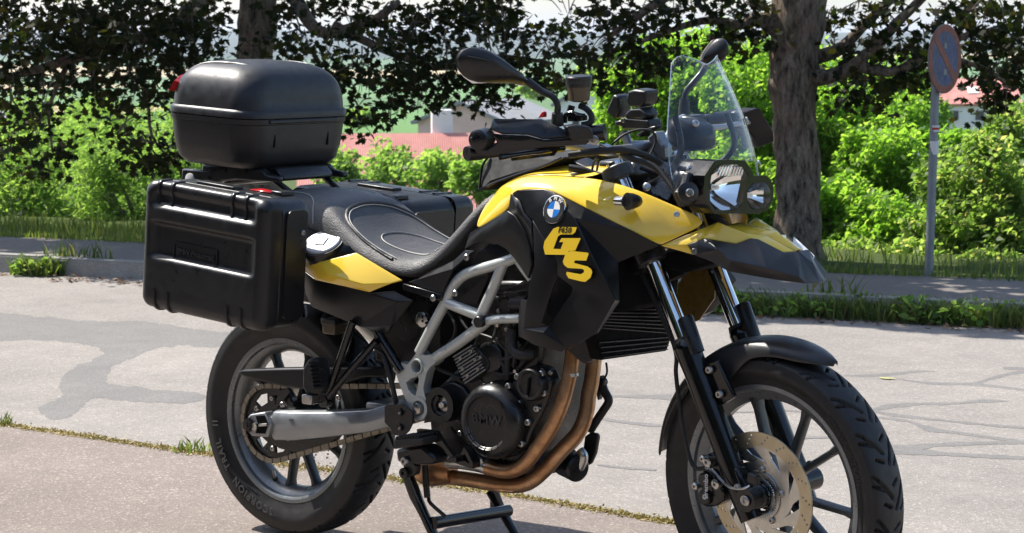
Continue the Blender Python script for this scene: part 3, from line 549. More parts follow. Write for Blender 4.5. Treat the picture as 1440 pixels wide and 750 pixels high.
gq_ = [(p[0], p[1], 0) for p in sp if mnoise.noise(Vector((p[0]*3.1, 4, 2))) > .28 and random.random() < .22]; tag(blades('seam_grass', gq_, .045, .0022, 'grass_blade', .9), 'small grass tufts in the asphalt seam')

# ------------------------------------------------------------------ road sign
sb = G(1305, 397, .05); sb.z = ground_z(*to_st(sb)); top = D(1317.5, 60, 13.05); dsg = (sb-CAM).dot(_v); top = D(1318, 48, dsg)
simple('galvanised', (.20, .215, .22), .5, metal=.4, var=.12); simple('sign_red', (.20, .030, .020), .5, var=.35, nscale=25, dust=.30); simple('sign_blue', (.02, .035, .15), .5, var=.4, nscale=12, dust=.5); simple('sign_back', (.16, .15, .145), .6)
SG = thing('road_sign', 'weathered round no-parking sign on a thin grey pole, seen edge-on', 'sign', sb)
m = MB(); m.tube([Vector((0, 0, -.1)), top-sb], .024, 16, 1); m.build('pole', M['galvanised'], SG, sm=50)
pc = D(1329, 83, dsg-.04)-sb; los = Vector((pc.x+sb.x-CAM.x, pc.y+sb.y-CAM.y, 0)).normalized(); nn = (-los*.46+Vector((los.y, -los.x, 0))*.89).normalized(); upv = Vector((.02, 0, 1)); upv = (upv-nn*upv.dot(nn)).normalized(); sx_ = upv.cross(nn)
def sdisc(name, r0, r1, h, mat, th=.002):
    v, f = lathe_geo([(h, r0), (h+th, r0), (h+th, r1), (h, r1)] if r1 else [(h, r0), (h+th, r0), (h+th, .001)], pc, nn, 48, bool(r1)); return mk(name, v, f, M[mat], SG, sm=30)
sdisc('sign_plate', .190, 0, -.006, 'sign_back', .006); sdisc('sign_ring', .188, .150, .0002, 'sign_red'); sdisc('sign_face', .150, 0, .0003, 'sign_blue')
dg = (sx_*-.72+upv*.72); pp = (sx_*.72+upv*.72)
mk('sign_bar', *prism_geo([pc+nn*.0025+dg*a+pp*b_ for a, b_ in ((-.17, -.022), (.17, -.022), (.17, .022), (-.17, .022))], nn*.0015), M['sign_red'], SG)
for k in (-.06, .06): MB().box(pc*1+upv*k*1.2-nn*.012, (.03, .03, .03)).build('sign_clamp', M['galvanised'], SG)
for (y, hh, mt) in ((181, .035, 'white_plastic'), (208, .075, 'white_plastic')):
    c_ = D(1315.3 if y < 190 else 1313.6, y, dsg)-sb; v, f = lathe_geo([(-hh/2, .0248), (hh/2, .0248)], c_, (0, 0, 1), 18); mk('pole_sticker', v, f, M[mt], SG, sm=50)
c_ = D(1315.3, 181, dsg)-sb; v, f = lathe_geo([(-.006, .0256), (.006, .0256)], c_, (0, 0, 1), 18); mk('pole_sticker', v, f, M['red_plastic'], SG, sm=50)

# ------------------------------------------------------------------ village houses
simple('plaster_pink', (.74, .49, .42), .9, var=.06, nscale=.8); simple('plaster_white', (.78, .76, .72), .9, var=.05, nscale=.8); simple('window_dark', (.03, .035, .04), .15); simple('shutter_red', (.22, .04, .05), .6); simple('slate', (.24, .24, .25), .8, var=.12, nscale=2)
def m_tiles():
    m, nt, b = nodes('clay_tiles'); co = N(nt, 'ShaderNodeTexCoord').outputs['Object']; f = noise_tex(nt, 1.5, 5, .6, co); c = ramp(nt, f, [(.3, (.46, .17, .14)), (.7, (.60, .27, .22))]); nt.links.new(c, b.inputs['Base Color']); b.inputs['Roughness'].default_value = .85
    w = N(nt, 'ShaderNodeTexWave'); w.inputs['Scale'].default_value = 5; w.bands_direction = 'X'; nt.links.new(co, w.inputs['Vector']); bump(nt, b, w.outputs['Fac'], .4, .03); M['clay'] = m
m_tiles()
def house(label, px_, y_base, d, ln, wd, hw, hr, rot, wall, roof, wins, chim=True, sky_l=0):
    c_ = D(px_, y_base, d); h = thing('house', label, 'house', c_); h.rotation_euler = (0, 0, rot)
    a, b_ = ln/2, wd/2; e = .35
    V_ = [(-a, -b_, -4), (a, -b_, -4), (a, b_, -4), (-a, b_, -4), (-a, -b_, hw), (a, -b_, hw), (a, b_, hw), (-a, b_, hw), (-a, 0, hw+hr), (a, 0, hw+hr)]
    mk('wall', V_, [(0, 1, 5, 4), (2, 3, 7, 6), (1, 2, 6, 9, 5), (3, 0, 4, 8, 7)], M[wall], h, sm=0)
    s = hr/b_; RF = mk('roof', [(-a-e, -b_-e, hw-s*e), (a+e, -b_-e, hw-s*e), (a+e, 0, hw+hr+.03), (-a-e, 0, hw+hr+.03), (a+e, b_+e, hw-s*e), (-a-e, b_+e, hw-s*e)], [(0, 1, 2, 3), (3, 2, 4, 5)], M[roof], h, sm=0, solid=.22, offset=1)
    if chim: MB().box((a*.4, .5, hw+hr+.2), (.6, .6, 1.4)).build('chimney', M['plaster_white'], RF, bevel=.03)
    for k in range(sky_l):
        y0 = -b_*.55; x0 = -a*.5+k*a*.7; z0 = hw+hr*(1-abs(y0)/b_)+.30; MB().box((x0, y0, z0), (1.0, 1.2, .1), Matrix.Rotation(math.atan(s), 3, 'X')).build('skylight', M['plaster_white'], RF)
    for (side, u, z, w, hh, mt) in wins:
        if side == 'f': o = MB().box((u, -b_-.02, z), (w, .16, hh)).build('window', M[mt], h)
        else: o = MB().box((-a-.02 if side == 'l' else a+.02, u, z), (.16, w, hh)).build('window', M[mt], h)
        fr = MB()
        if side == 'f': fr.box((u, -b_-.04, z-hh/2-.06), (w+.3, .30, .12))
        else: fr.box((-a-.04 if side == 'l' else a+.04, u, z-hh/2-.06), (.30, w+.3, .12))
        fr.build('sill', M['plaster_white'], o)
    return h
ry0 = YAW
house('pink plastered house with a grey roof and narrow windows', 690, 208, 152, 9.5, 6.6, 1.9, 1.25, ry0+1.571-.42, 'plaster_pink', 'slate', [('l', 2.1, .75, .6, .8, 'window_dark'), ('l', -.6, .75, .45, .8, 'window_dark'), ('l', -1.7, .75, .5, .85, 'shutter_red'), ('f', -2, .75, .5, .8, 'window_dark'), ('f', 1, .75, .5, .8, 'window_dark')], False)
house('house below with a broad red tiled roof', 570, 296, 62, 5.4, 4.6, .2, 1.75, ry0+.08, 'plaster_pink', 'clay', [('l', 0, .6, .8, .9, 'window_dark')], True)
MB().box((-1.75, -1.2, 1.16), (.45, .55, .06), Matrix.Rotation(math.atan(1.75/2.3), 3, 'X')).build('skylight', M['plaster_white'], [o for o in bpy.data.objects if o.name.startswith('house') and o.type == 'EMPTY'][-1])
house('white gabled house behind the brake fluid cup', 842, 172, 190, 5.5, 5.5, 1.6, 1.6, ry0+1.1, 'plaster_white', 'slate', [('l', -.8, .3, .6, .9, 'window_dark'), ('l', .9, .3, .6, .9, 'window_dark')], False)
house('long white building with red roof and skylights, behind the round sign', 1348, 165, 210, 10, 8, 1.4, 2.1, ry0-.06, 'plaster_white', 'clay', [('f', -3, .3, .8, .9, 'window_dark'), ('f', -1, .3, .8, .9, 'window_dark'), ('f', 1.4, .3, .8, .9, 'window_dark'), ('f', 3.4, .3, .8, .9, 'window_dark')], False, 2)
house('house with pink wall and grey roof at the left edge', -8, 222, 80, 3.0, 4, .7, .8, ry0+.3, 'plaster_pink', 'slate', [('f', .6, .1, .35, .45, 'window_dark')], False)

# ------------------------------------------------------------------ unseen hedges added on the near side to darken reflections in the side panels
m_leaf('leaf_hedge', [(0, (.015, .030, .008)), (.5, (.028, .050, .012)), (1, (.05, .075, .02))], (1.2, 1.2, .8), .3); simple('hedge_core', (.012, .018, .007), .95, spec=.1)
def hedge(label, p0, p1, h):
    p0, p1 = Vector(p0), Vector(p1); c_ = (p0+p1)/2; d_ = (p1-p0).normalized(); n_ = Vector((-d_.y, d_.x, 0)); ln = (p1-p0).length; t = thing('reflected_hedge', label, 'hedge', c_)
    k = int(ln*h*48); Q = RNG.uniform(-1, 1, size=(k, 3)); Q = np.array(d_)*Q[:, :1]*ln/2+np.array(n_)*Q[:, 1:2]*.75+np.array([0, 0, 1.])*((Q[:, 2:3]+1)*h/2)
    link('foliage', np_mesh('foliage', leaf_co(Q, .26, LEAF, .4), len(LEAF)), M['leaf_hedge'], t, 'stuff')
    MB().box(Vector((0, 0, h*.46)), (ln*.98, 1.1, h*.92), Matrix.Rotation(math.atan2(d_.y, d_.x), 3, 'Z')).build('dark_core', M['hedge_core'], t, bevel=.2)  # solid dark box added inside so the foliage stays opaque
hedge('unseen hedge added across the driveway end for the panels to reflect', (2.0, -14.0, 0), (16, -3.0, 0), 5.5)
hedge('unseen hedge added along the driveway side for the panels to reflect', (-9.0, -2.4, 0), (2.0, -9.5, 0), 4.6)
# ================================================================== the motorcycle
BIKE = thing('motorcycle', 'yellow and black touring motorcycle with panniers and topcase, parked on its centre stand', 'motorcycle', (0, 0, 0))
B = BIKE
def LX(x, y, X):
    d = ray(x, y); return CAM + d*((X-CAM.x)/d.x)
cA = crop(180, 60, 3.409); cB = crop(180, 230, 3.0); cC = crop(280, 440, 2.42); cD = crop(400, 220, 2.884); cE = crop(520, 340, 3.411)
cF = crop(520, 520, 3.262); cG = crop(640, 220, 2.678); cN = crop(520, 440, 5); cO = crop(640, 440, 5); cT = crop(660, 230, 5.357)
cW = crop(780, 220, 4.6875); cZ = crop(720, 360, 4.6875); cK = crop(860, 340, 3.409); cB2 = crop(900, 290, 5.333); cI = crop(840, 40, 3.125)
cJ = crop(860, 180, 3.125); cQ = crop(520, 580, 5); cV = crop(760, 570, 5)
sH = crops(620, 40, 3.125); sHG = crops(660, 150, 5.356); sI = crops(840, 40, 3.125); sM = crops(900, 460, 2.585); sR = crops(800, 120, 4.6875); sK = crops(860, 340, 3.409)
sN5 = crops(920, 480, 5.556); sN6 = crops(920, 615, 5.556); sN7 = crops(1040, 615, 5.556)
ID = lambda p: Vector(p)
simple('tyre_mark', (.075, .075, .073), .5)

# ---------------------------------------------------------------- wheels
def groove_field(U, Vn, pitch, segs):
    """depth of tread grooves; U along the circumference (m), Vn across (m)"""
    out = np.zeros_like(U); u = np.mod(U, pitch)
    for (u0, v0, u1, v1, w) in segs:
        for sh in (-pitch, 0, pitch):
            a = np.array([u0+sh, v0]); d = np.array([u1-u0, v1-v0]); l2 = d @ d
            t = np.clip(((u-a[0])*d[0]+(Vn-a[1])*d[1])/l2, 0, 1)
            dist = np.hypot(u-a[0]-t*d[0], Vn-a[1]-t*d[1])
            out = np.maximum(out, np.clip((w*1.15-dist)/.0016+.5, 0, 1))
    return out
def make_tyre(c, R, hw, rb, yb, T, parent, segs, pitch, sgn):
    prof = [(yb, rb-.012), (yb+.004, rb+.004), (yb+.010, rb+.020), (hw-.001, rb+(R-rb)*.42), (hw, rb+(R-rb)*.56), (hw-.003, rb+(R-rb)*.70)]
    sh = len(prof)
    for a in np.linspace(0, math.pi/2, 34):
        ca, sa = math.cos(a), math.sin(a); prof.append(((hw-.004)*ca, rb+(R-rb)*.74+(R-(rb+(R-rb)*.74))*sa**.9))
    half = np.array(prof); full = np.concatenate([half*[-1, 1], half[::-1][1:]])     # y, r from right to left
    n = 640; th = np.linspace(0, 2*math.pi, n, endpoint=False); m = len(full)
    TH, J = np.meshgrid(th, np.arange(m), indexing='ij'); Y = full[J, 0]; Rr = full[J, 1]
    mask = ((J >= sh) & (J < m-sh)).astype(float)
    g = groove_field(TH*R*sgn, Y, pitch, segs)*mask
    Rr = Rr - g*.0085
    Yo = Y*(1-.03*g)
    P = np.stack([c[0]+Rr*np.cos(TH), c[1]+Yo, c[2]+Rr*np.sin(TH)], -1).reshape(-1, 3)
    if T is not ID: P = np.array([tuple(T(p)) for p in P])
    i = np.arange(n)[:, None]; j = np.arange(m-1)[None]; i2 = (i+1) % n
    F = np.stack([i*m+j, i*m+j+1, i2*m+j+1, i2*m+j], -1).reshape(-1, 4)
    return mk('tyre', P.tolist(), F.tolist(), M['rubber'], parent, sm=55)
def polar_text(s, c, r, y, ang, size, depth, T, name, mat, parent, spacing=1, flip=False, bold=0):
    me = text_mesh(s, size, depth, spacing=spacing, bold=bold)
    def f(x, yy, z):
        rr = r + (yy if not flip else -yy); a = ang - x/r if not flip else ang + x/r
        return T((c[0]+rr*math.cos(a), c[1]+y-z, c[2]+rr*math.sin(a)))
    map_mesh(me, f); fix(me); return link(name, me, mat, parent)
def make_wheel(c, R, hw, rf, yb, T, centre0, hubw, hubr, segs, pitch, sgn):
    prof = [(-yb, rf), (-yb, rf-.010), (-yb+.003, rf-.015), (-yb+.012, rf-.018), (-yb+.020, rf-.030), (-.012, rf-.040), (.012, rf-.040), (yb-.020, rf-.030), (yb-.012, rf-.018), (yb-.003, rf-.015), (yb, rf-.010), (yb, rf), (yb-.006, rf), (yb-.012, rf-.012), (0, rf-.030), (-yb+.012, rf-.012), (-yb+.006, rf)]
    v, f = lathe_geo(prof, c, (0, 1, 0), 96, True)
    w = mk('wheel', [T(p) for p in v], f, M['rim_grey'], B, sm=30)
    make_tyre(c, R, hw, rf, yb-.004, T, w, segs, pitch, sgn)
    h = MB(); v, f = lathe_geo([(-hubw, hubr*.55), (-hubw, hubr*.8), (-hubw*.6, hubr), (hubw*.6, hubr), (hubw, hubr*.8), (hubw, hubr*.55)], c, (0, 1, 0), 32); h.add([T(p) for p in v], f); h.build('hub', M['engine_black'], w)
    for k in range(5):
        a = centre0 + k*2*math.pi/5
        for s in (-1, 1):
            a0, a1 = a+s*rad(7), a+s*rad(15.5)
            p0 = Vector((math.cos(a0), 0, math.sin(a0)))*(hubr*.8); p1 = Vector((math.cos(a1), 0, math.sin(a1)))*(rf-.032)
            d = (p1-p0).normalized(); t = Vector((-d.z, 0, d.x)); V = []
            for (q, ww, yy) in ((p0, .012, .024), (p0.lerp(p1, .35), .0085, .017), (p0.lerp(p1, .85), .0082, .015), (p1, .013, .019)):
                for (e, y) in ((-1, -.55), (-.55, -1), (.55, -1), (1, -.55), (1, .55), (.55, 1), (-.55, 1), (-1, .55)):
                    V.append(T(Vector(c)+q+t*ww*e+Vector((0, yy*y, 0))))
            F = [(i*8+j, i*8+(j+1) % 8, i*8+8+(j+1) % 8, i*8+8+j) for i in range(3) for j in range(8)]
            mk('spoke', V, F, M['spoke_grey'], w, sm=50)
    return w
REARC = Vector((.005, 0, ZR)); FRONTC = Vector((WB, 0, ZF))
tread = [(.004, .008, .050, .040, .0032), (.050, .040, .062, .052, .0030), (.030, -.004, .078, -.046, .0032), (.078, -.046, .088, -.056, .0028), (.000, .030, .018, .052, .0026), (.052, -.030, .066, -.058, .0026),
         (.060, .006, .070, .026, .0024), (.010, -.012, .020, -.034, .0024)]
W_R = make_wheel(REARC, .3235, .067, .231, .051, ID, rad(-84), .075, .062, tread, .102, -1)
W_F = make_wheel(FRONTC, .3285, .0575, .2555, .039, ST, rad(50), .055, .048, [(a, b*.85, c_, d*.85, e) for a, b, c_, d, e in tread], .1032, 1)
for (txt, an, sz) in (('II', rad(187), .030), ('TRAIL', rad(207), .030), ('SCORPION', rad(243), .030)):
    polar_text(txt, REARC, .262, -.0685, an, sz, .0008, ID, 'lettering', M['tyre_mark'], W_R, 1.22, False, .0008)
polar_text('SCORPION TRAIL', FRONTC, .284, -.0583, rad(30), .020, .0005, ST, 'lettering', M['black_mark'], W_F, 1.15)
# valve
tube('valve', [REARC+Vector((-.075, -.02, -.175)), REARC+Vector((-.066, -.034, -.150))], [.005, .004], M['steel'], W_R, 8, 1)
tube('valve_collar', [REARC+Vector((-.079, -.014, -.184)), REARC+Vector((-.074, -.021, -.174))], [.008, .008], M['rubber'], W_R, 8, 1)
# brake discs: outline with drilled holes and slots
def disc(name, c, y, R, rin, rband, T, parent, nslots, nh, thick=.004, ang=.5):
    circ = lambda r, n=72, cx=0, cy=0: [(cx+r*math.cos(2*math.pi*k/n), cy+r*math.sin(2*math.pi*k/n)) for k in range(n)]
    holes = []
    for k in range(nh):
        for (rr, da) in ((R-.008, 0), (R-.017, .055), (R-.026, .11)):
            a = 2*math.pi*k/nh+da; holes.append(circ(.0030, 8, rr*math.cos(a), rr*math.sin(a)))
    me = poly_mesh([circ(R, 120), circ(rband, 96)]+holes, thick)
    map_mesh(me, lambda x, z, t: T((c[0]+x, c[1]+y+t, c[2]+z))); fix(me); o = link(name, me, M['disc'], parent)
    sl = []
    for k in range(nslots):
        a = 2*math.pi*k/nslots; pts = []
        for (r, da) in ((rin+.020, 0), (rband-.016, ang*.75), (rband-.003, ang), (rband-.003, ang+.20), (rband-.020, ang*.95+.10), (rin+.026, .20)):
            pts.append((r*math.cos(a+da), r*math.sin(a+da)))
        sl.append(pts)
    me = poly_mesh([circ(rband, 96), circ(rin, 48)]+sl, thick*.9)
    map_mesh(me, lambda x, z, t: T((c[0]+x, c[1]+y+t, c[2]+z))); fix(me); i = link('disc_carrier', me, M['disc_inner'], parent)
    return o
disc('brake_disc', FRONTC, -.068, .150, .058, .116, ST, W_F, 10, 18)
disc('brake_disc', REARC, .075, .1325, .055, .105, ID, W_R, 8, 15)
m = MB()
for k in range(48):                                # ABS pulse ring
    a = 2*math.pi*k/48; d = Vector((math.cos(a), 0, math.sin(a))); t = Vector((-d.z, 0, d.x))
    q = [FRONTC+d*r+t*w*r/.05+Vector((0, y, 0)) for y in (-.075, -.072) for (r, w) in ((.041, -.0019), (.054, -.0019), (.054, .0019), (.041, .0019))]
    m.add([ST(p) for p in q], [(0, 1, 2, 3), (7, 6, 5, 4), (0, 4, 5, 1), (1, 5, 6, 2), (2, 6, 7, 3), (3, 7, 4, 0)])
for (r0, r1) in ((.052, .058), (.036, .0425)):
    v, f = lathe_geo([(-.0755, r0), (-.0755, r1), (-.071, r1), (-.071, r0)], FRONTC, (0, 1, 0), 60, True); m.add([ST(p) for p in v], f)
m.build('sensor_ring', M['steel'], W_F)
for k in range(5):
    a = rad(12+72*k); q = FRONTC+Vector((math.cos(a), 0, math.sin(a)))*.063+Vector((0, -.070, 0))
    bolt(ST(q), .0085, W_F, SROT @ Vector((0, -1, 0)), .007, 'disc_bolt')
# sprocket + chain
SPY = -.098; circ2 = lambda r, n, cx=0, cz=0: [(cx+r*math.cos(2*math.pi*k/n), cz+r*math.sin(2*math.pi*k/n)) for k in range(n)]
teeth = [((.1065 if k % 2 else .1010)*math.cos(2*math.pi*(k+.0)/84), (.1065 if k % 2 else .1010)*math.sin(2*math.pi*(k+.0)/84)) for k in range(84)]
hl = []
for k in range(6):
    a = 2*math.pi*k/6; hl.append([(r*math.cos(a+d), r*math.sin(a+d)) for r, d in ((.058, -.28), (.083, -.34), (.086, 0), (.083, .34), (.058, .28))])
me = poly_mesh([teeth, circ2(.03, 24)]+hl, .007); map_mesh(me, lambda x, z, t: (x, SPY+t, ZR+z)); fix(me); link('sprocket', me, M['engine_black'], W_R)
for k in range(6):
    a = 2*math.pi*(k+.5)/6; bolt(REARC+Vector((.070*math.cos(a), SPY-.003, .070*math.sin(a))), .008, W_R, name='sprocket_bolt')
fs = Vector((.560, SPY, .445)); rr_, rf_ = .1045, .040          # chain path: outer tangents of the two sprockets
def chain_path():
    c0, c1 = Vector((0, ZR)), Vector((fs.x, fs.z)); d = c1-c0; dist = d.length; base = math.atan2(d.y, d.x); al = math.acos((rr_-rf_)/dist); pts = []
    aT, aB = base+al, base-al
    n = 40
    for k in range(n+1):
        a = aT + (2*math.pi-2*al)*k/n; pts.append(c0+Vector((math.cos(a), math.sin(a)))*rr_)
    for k in range(9):
        a = aB + 2*al*k/8; pts.append(c1+Vector((math.cos(a), math.sin(a)))*rf_)
    return pts
cp = chain_path(); cp.append(cp[0]); seglen = [0]
for a, b in zip(cp, cp[1:]): seglen.append(seglen[-1]+(b-a).length)
tot = seglen[-1]; nl = int(tot/.0159); nl -= nl % 2
xs = np.interp(np.linspace(0, tot, nl+1), seglen, [p.x for p in cp]); zs = np.interp(np.linspace(0, tot, nl+1), seglen, [p.y for p in cp])
m = MB()
for i in range(nl):
    a, b = Vector((xs[i], 0, zs[i])), Vector((xs[i+1], 0, zs[i+1])); d = (b-a).normalized(); t = Vector((-d.z, 0, d.x)); mid = (a+b)/2
    for yy in ((-.0105, -.0085) if i % 2 else (-.0075, -.0055)):
        pass
    yo = .0105 if i % 2 else .0072
    for s in (-1, 1):
        P = []
        for k in range(10):
            an = 2*math.pi*k/10; e = d*(.0082*math.copysign(1, math.cos(an)) if abs(math.cos(an)) > .1 else 0)
            hh = .0098 if abs(math.cos(an)) > .5 else .0070
            P.append(mid + d*(.0082+.0066*abs(math.cos(an)))*math.copysign(1, math.cos(an))*(1 if abs(math.cos(an)) > .2 else 0) + t*hh*math.sin(an))
        P = [p+Vector((0, SPY+s*yo, 0)) for p in P]; m.prism(P, (0, s*.002, 0))
    v, f = lathe_geo([(-.0115, .0045), (.0115, .0045)], a+Vector((0, SPY, 0)), (0, 1, 0), 8); m.add(v, f)
m.build('chain', M['chain_steel'], B, sm=30)
lathe('front_sprocket', [(-.006, .01), (-.006, .038), (.006, .038), (.006, .01)], fs, M['engine_black'], B, seg=24)

# ---------------------------------------------------------------- swing arm
def beam(s):
    rings = []
    for (px0, zt, zb, y0, y1) in ((.045, .373, .290, -.118, -.152), (.12, .380, .298, -.116, -.158), (.25, .394, .322, -.114, -.160), (.40, .415, .352, -.112, -.158), (.56, .470, .400, -.108, -.150), (.62, .48, .41, -.10, -.145)):
        zm = zt*.42+zb*.58; pts = [(y0, zt-.006), (y0-.008, zt), (y1+.012, zt-.004), (y1+.002, zt-.022), (y1, zm), (y1+.006, zb+.010), (y1+.014, zb), (y0-.006, zb), (y0, zb+.008)]
        rings.append([(px0, s*y, z) for y, z in pts])
    return loft('swing_arm', rings, M['alu'], B, sm=25, bevel=.003)
SW = beam(1); beam(-1)
MB().box((.40, 0, .40), (.07, .24, .055)).build('swing_arm_bridge', M['alu'], B, bevel=.008)
# axle end block (hexagonal) with adjuster and nut
pts = [cC(x, y, -.162) for x, y in ((148, 378), (172, 346), (222, 338), (246, 380), (232, 424), (178, 420))]
o = prism('axle_block', pts, (0, .034, 0), M['alu'], B, bevel=.004)
pts = [cC(x, y, -.1635) for x, y in ((192, 352), (222, 350), (234, 380), (224, 412), (192, 410), (200, 380))]
prism('adjuster_slot', pts, (0, .003, 0), M['dark_void'], o)
ax = cC(172, 381, -.163); lathe('axle_nut', [(0, .021), (.004, .021), (.004, .0155), (.014, .0155), (.014, .008), (.018, .008), (.018, .003)], ax, M['engine_black'], o, seg=6)
tube('adjuster_screw', [cC(205, 383, -.165), cC(232, 381, -.165)], .004, M['steel'], o, 8, 1)
MB().box((-.008, .145, ZR+.004), (.08, .034, .07)).build('axle_block', M['alu'], B, bevel=.006)
tube('axle', [(0, -.17, ZR), (0, .17, ZR)], .011, M['steel'], B, 12, 1)
# brackets under the chain and chain guard on top
prism('chain_guide', [cC(x, y, -.112) for x, y in ((262, 330), (285, 300), (310, 268), (300, 255), (272, 268), (262, 300))], (0, .006, 0), M['plastic'], B, bevel=.001)
prism('mudguard_blade', [cC(x, y, -.118) for x, y in ((123, 203), (150, 194), (260, 190), (420, 187), (560, 186), (640, 184), (640, 222), (560, 222), (480, 246), (400, 266), (300, 256), (200, 232), (152, 219))], (0, .040, 0), M['satin_black'], B, bevel=.006)
prism('swing_arm_cover', [cC(x, y, -.105) for x, y in ((250, 420), (330, 430), (400, 428), (470, 404), (480, 420), (440, 450), (400, 470), (330, 478), (270, 462), (245, 440))], (0, .012, 0), M['plastic'], B, bevel=.003)
for q in ((285, 312), (475, 288)): bolt(cC(*q, -.158), .008, B)

# ---------------------------------------------------------------- tail frame, passenger peg, fluid pot
m = MB(); m.tube([cC(523, 30, -.20), cC(478, 165, -.205), cC(432, 296, -.21)], .0105, 10, 3); m.tube([cC(603, 96, -.185), cC(520, 190, -.20), cC(436, 292, -.21)], .0100, 10, 3)
m.tube([cC(560, -20, -.17), cC(640, 120, -.17), cC(690, 200, -.165)], .012, 10, 3)
m.lathe([(-.012, .017), (.012, .017)], cC(430, 300, -.21), (0, 1, 0), 14); m.build('passenger_peg_bracket', M['gloss_black'], B, sm=40)
pk = prism('passenger_peg', [cC(x, y, -.245) for x, y in ((352, 190), (370, 158), (395, 153), (404, 170), (418, 262), (405, 278), (362, 276), (350, 250))], (0, .045, 0), M['rubber'], B, bevel=.006)
for k in range(7):
    a = cC(398+2*k, 172+13*k, -.248); MB().box(a, (.010, .05, .006), Matrix.Rotation(.3, 3, 'Y')).build('peg_rib', M['rubber'], pk)
MB().box(cC(380, 293, -.235), (.035, .035, .026)).build('peg_hinge', M['bolt'], B, bevel=.004)
pot = MB().box(cC(461, 48, -.16), (.044, .05, .036)).build('fluid_reservoir', M['fluid'], B, bevel=.004, label='small amber brake fluid pot')
MB().box(cC(461, 28, -.16), (.050, .055, .016)).build('reservoir_cap', M['plastic'], pot, bevel=.003)
m = MB(); m.tube([cN(100, 300, -.165), cN(135, 420, -.17), cN(165, 540, -.165), cN(185, 640, -.16)], .007, 8, 5); m.tube([cN(150, 520, -.16), cN(170, 420, -.162), cN(130, 320, -.16), cN(40, 250, -.15)], .005, 8, 5)
m.build('brake_hose', M['rubber'], B, sm=50)

# ---------------------------------------------------------------- main frame
FR = [('frame_tube', [cE(238, 530, -.160), cE(300, 410, -.163), cE(378, 265, -.168), cE(410, 205, -.170), cE(450, 163, -.172), cE(510, 137, -.174), cE(600, 112, -.176), cE(700, 75, -.172), cE(780, 20, -.14), cE(850, -60, -.09)], .0138),
      ('frame_tube', [cE(318, 556, -.158), cE(420, 490, -.162), cE(540, 400, -.170), cE(556, 384, -.172)], .0142),
      ('frame_tube', [cE(556, 384, -.172), cE(600, 374, -.174), cE(660, 370, -.174), cE(760, 366, -.165), cE(880, 340, -.13)], .0115),
      ('frame_tube', [cE(640, 105, -.175), cE(596, 215, -.174), cE(548, 320, -.173), cE(512, 395, -.172)], .0138),
      ('frame_tube', [cE(372, 292, -.168), cE(450, 325, -.171), cE(530, 356, -.173)], .0142),
      ('frame_tube', [cE(700, 78, -.170), cE(735, 130, -.165), cE(772, 180, -.155)], .0095)]
for nme, p, r in FR:
    tube(nme, p, r, M['frame_grey'], B, 16, 5); tube(nme, [(q.x, -q.y, q.z) for q in p], r, M['frame_grey'], B, 12, 4)
lathe('frame_boss', [(0, .0145), (.030, .0145), (.032, .0125)], cE(555, 380, -.166), M['plastic'], B, seg=20)
outer = [(166, 392), (174, 366), (200, 350), (232, 356), (262, 366), (290, 334), (322, 290), (340, 245), (352, 270), (372, 296), (398, 300), (440, 294), (476, 322), (468, 346), (420, 386), (400, 420), (388, 470), (376, 530), (384, 580), (404, 630), (406, 670), (388, 712), (352, 735), (314, 722), (292, 690), (268, 640), (232, 566), (204, 490), (184, 430)]
hole1 = [(255, 490), (290, 462), (338, 446), (346, 470), (334, 530), (322, 584), (300, 574), (270, 540)]
yP = -.166
hc = cN(335, 378, yP); hole2 = arc(hc, .0150, n=20)
PL = plate('pivot_plate', [cN(*p, yP) for p in outer], [[cN(*p, yP) for p in hole1], hole2], .030, M['frame_grey'], B, bevel=.004)
plate('pivot_plate', [Vector((q.x, .136, q.z)) for q in [cN(*p, yP) for p in outer]], [[Vector((q.x, .136, q.z)) for q in [cN(*p, yP) for p in hole1]]], .030, M['frame_grey'], B, bevel=.004)
lathe('pivot_ring', [(.002, .0155), (.002, .021), (.006, .0195), (.006, .0165)], hc, M['frame_grey'], PL, closed=True, seg=28)
pv = cN(345, 672, yP); lathe('pivot_collar', [(-.004, .030), (.003, .030), (.003, .0205), (.0, .020)], pv, M['frame_grey'], PL, seg=32)
lathe('pivot_bolt', [(0, .0155), (.009, .0155), (.0105, .013)], pv+Vector((0, -.001, 0)), M['bolt'], PL, seg=6)
bolt(cN(191, 393, yP-.001), .011, PL); bolt(cN(418, 463, -.13), .008, B)
# lighter heel plate below
HP = plate('heel_plate', [cN(*p, -.185) for p in ((104, 660), (120, 645), (238, 645), (300, 705), (300, 770), (268, 835), (230, 870), (168, 860), (150, 820), (104, 770))], [], .007, M['plastic'], B, bevel=.0015)
for q in ((211, 702), (211, 808)): lathe('heel_plate_bolt', [(0, .010), (.004, .010), (.004, .005), (.001, .005)], cN(*q, -.186), M['engine_black'], HP, seg=14); 
for q in ((215, 705), (215, 812)): bolt(cN(*q, -.190), .0045, HP)
# ---------------------------------------------------------------- engine
eng = MB()
eng.prism([L(x, y, -.125) for x, y in ((600, 560), (640, 520), (700, 500), (740, 480), (756, 520), (756, 580), (742, 640), (720, 664), (680, 668), (640, 655), (605, 620))], (0, .24, 0))
ENG = eng.build('engine', M['engine_black'], B, bevel=.012, label='black engine block')
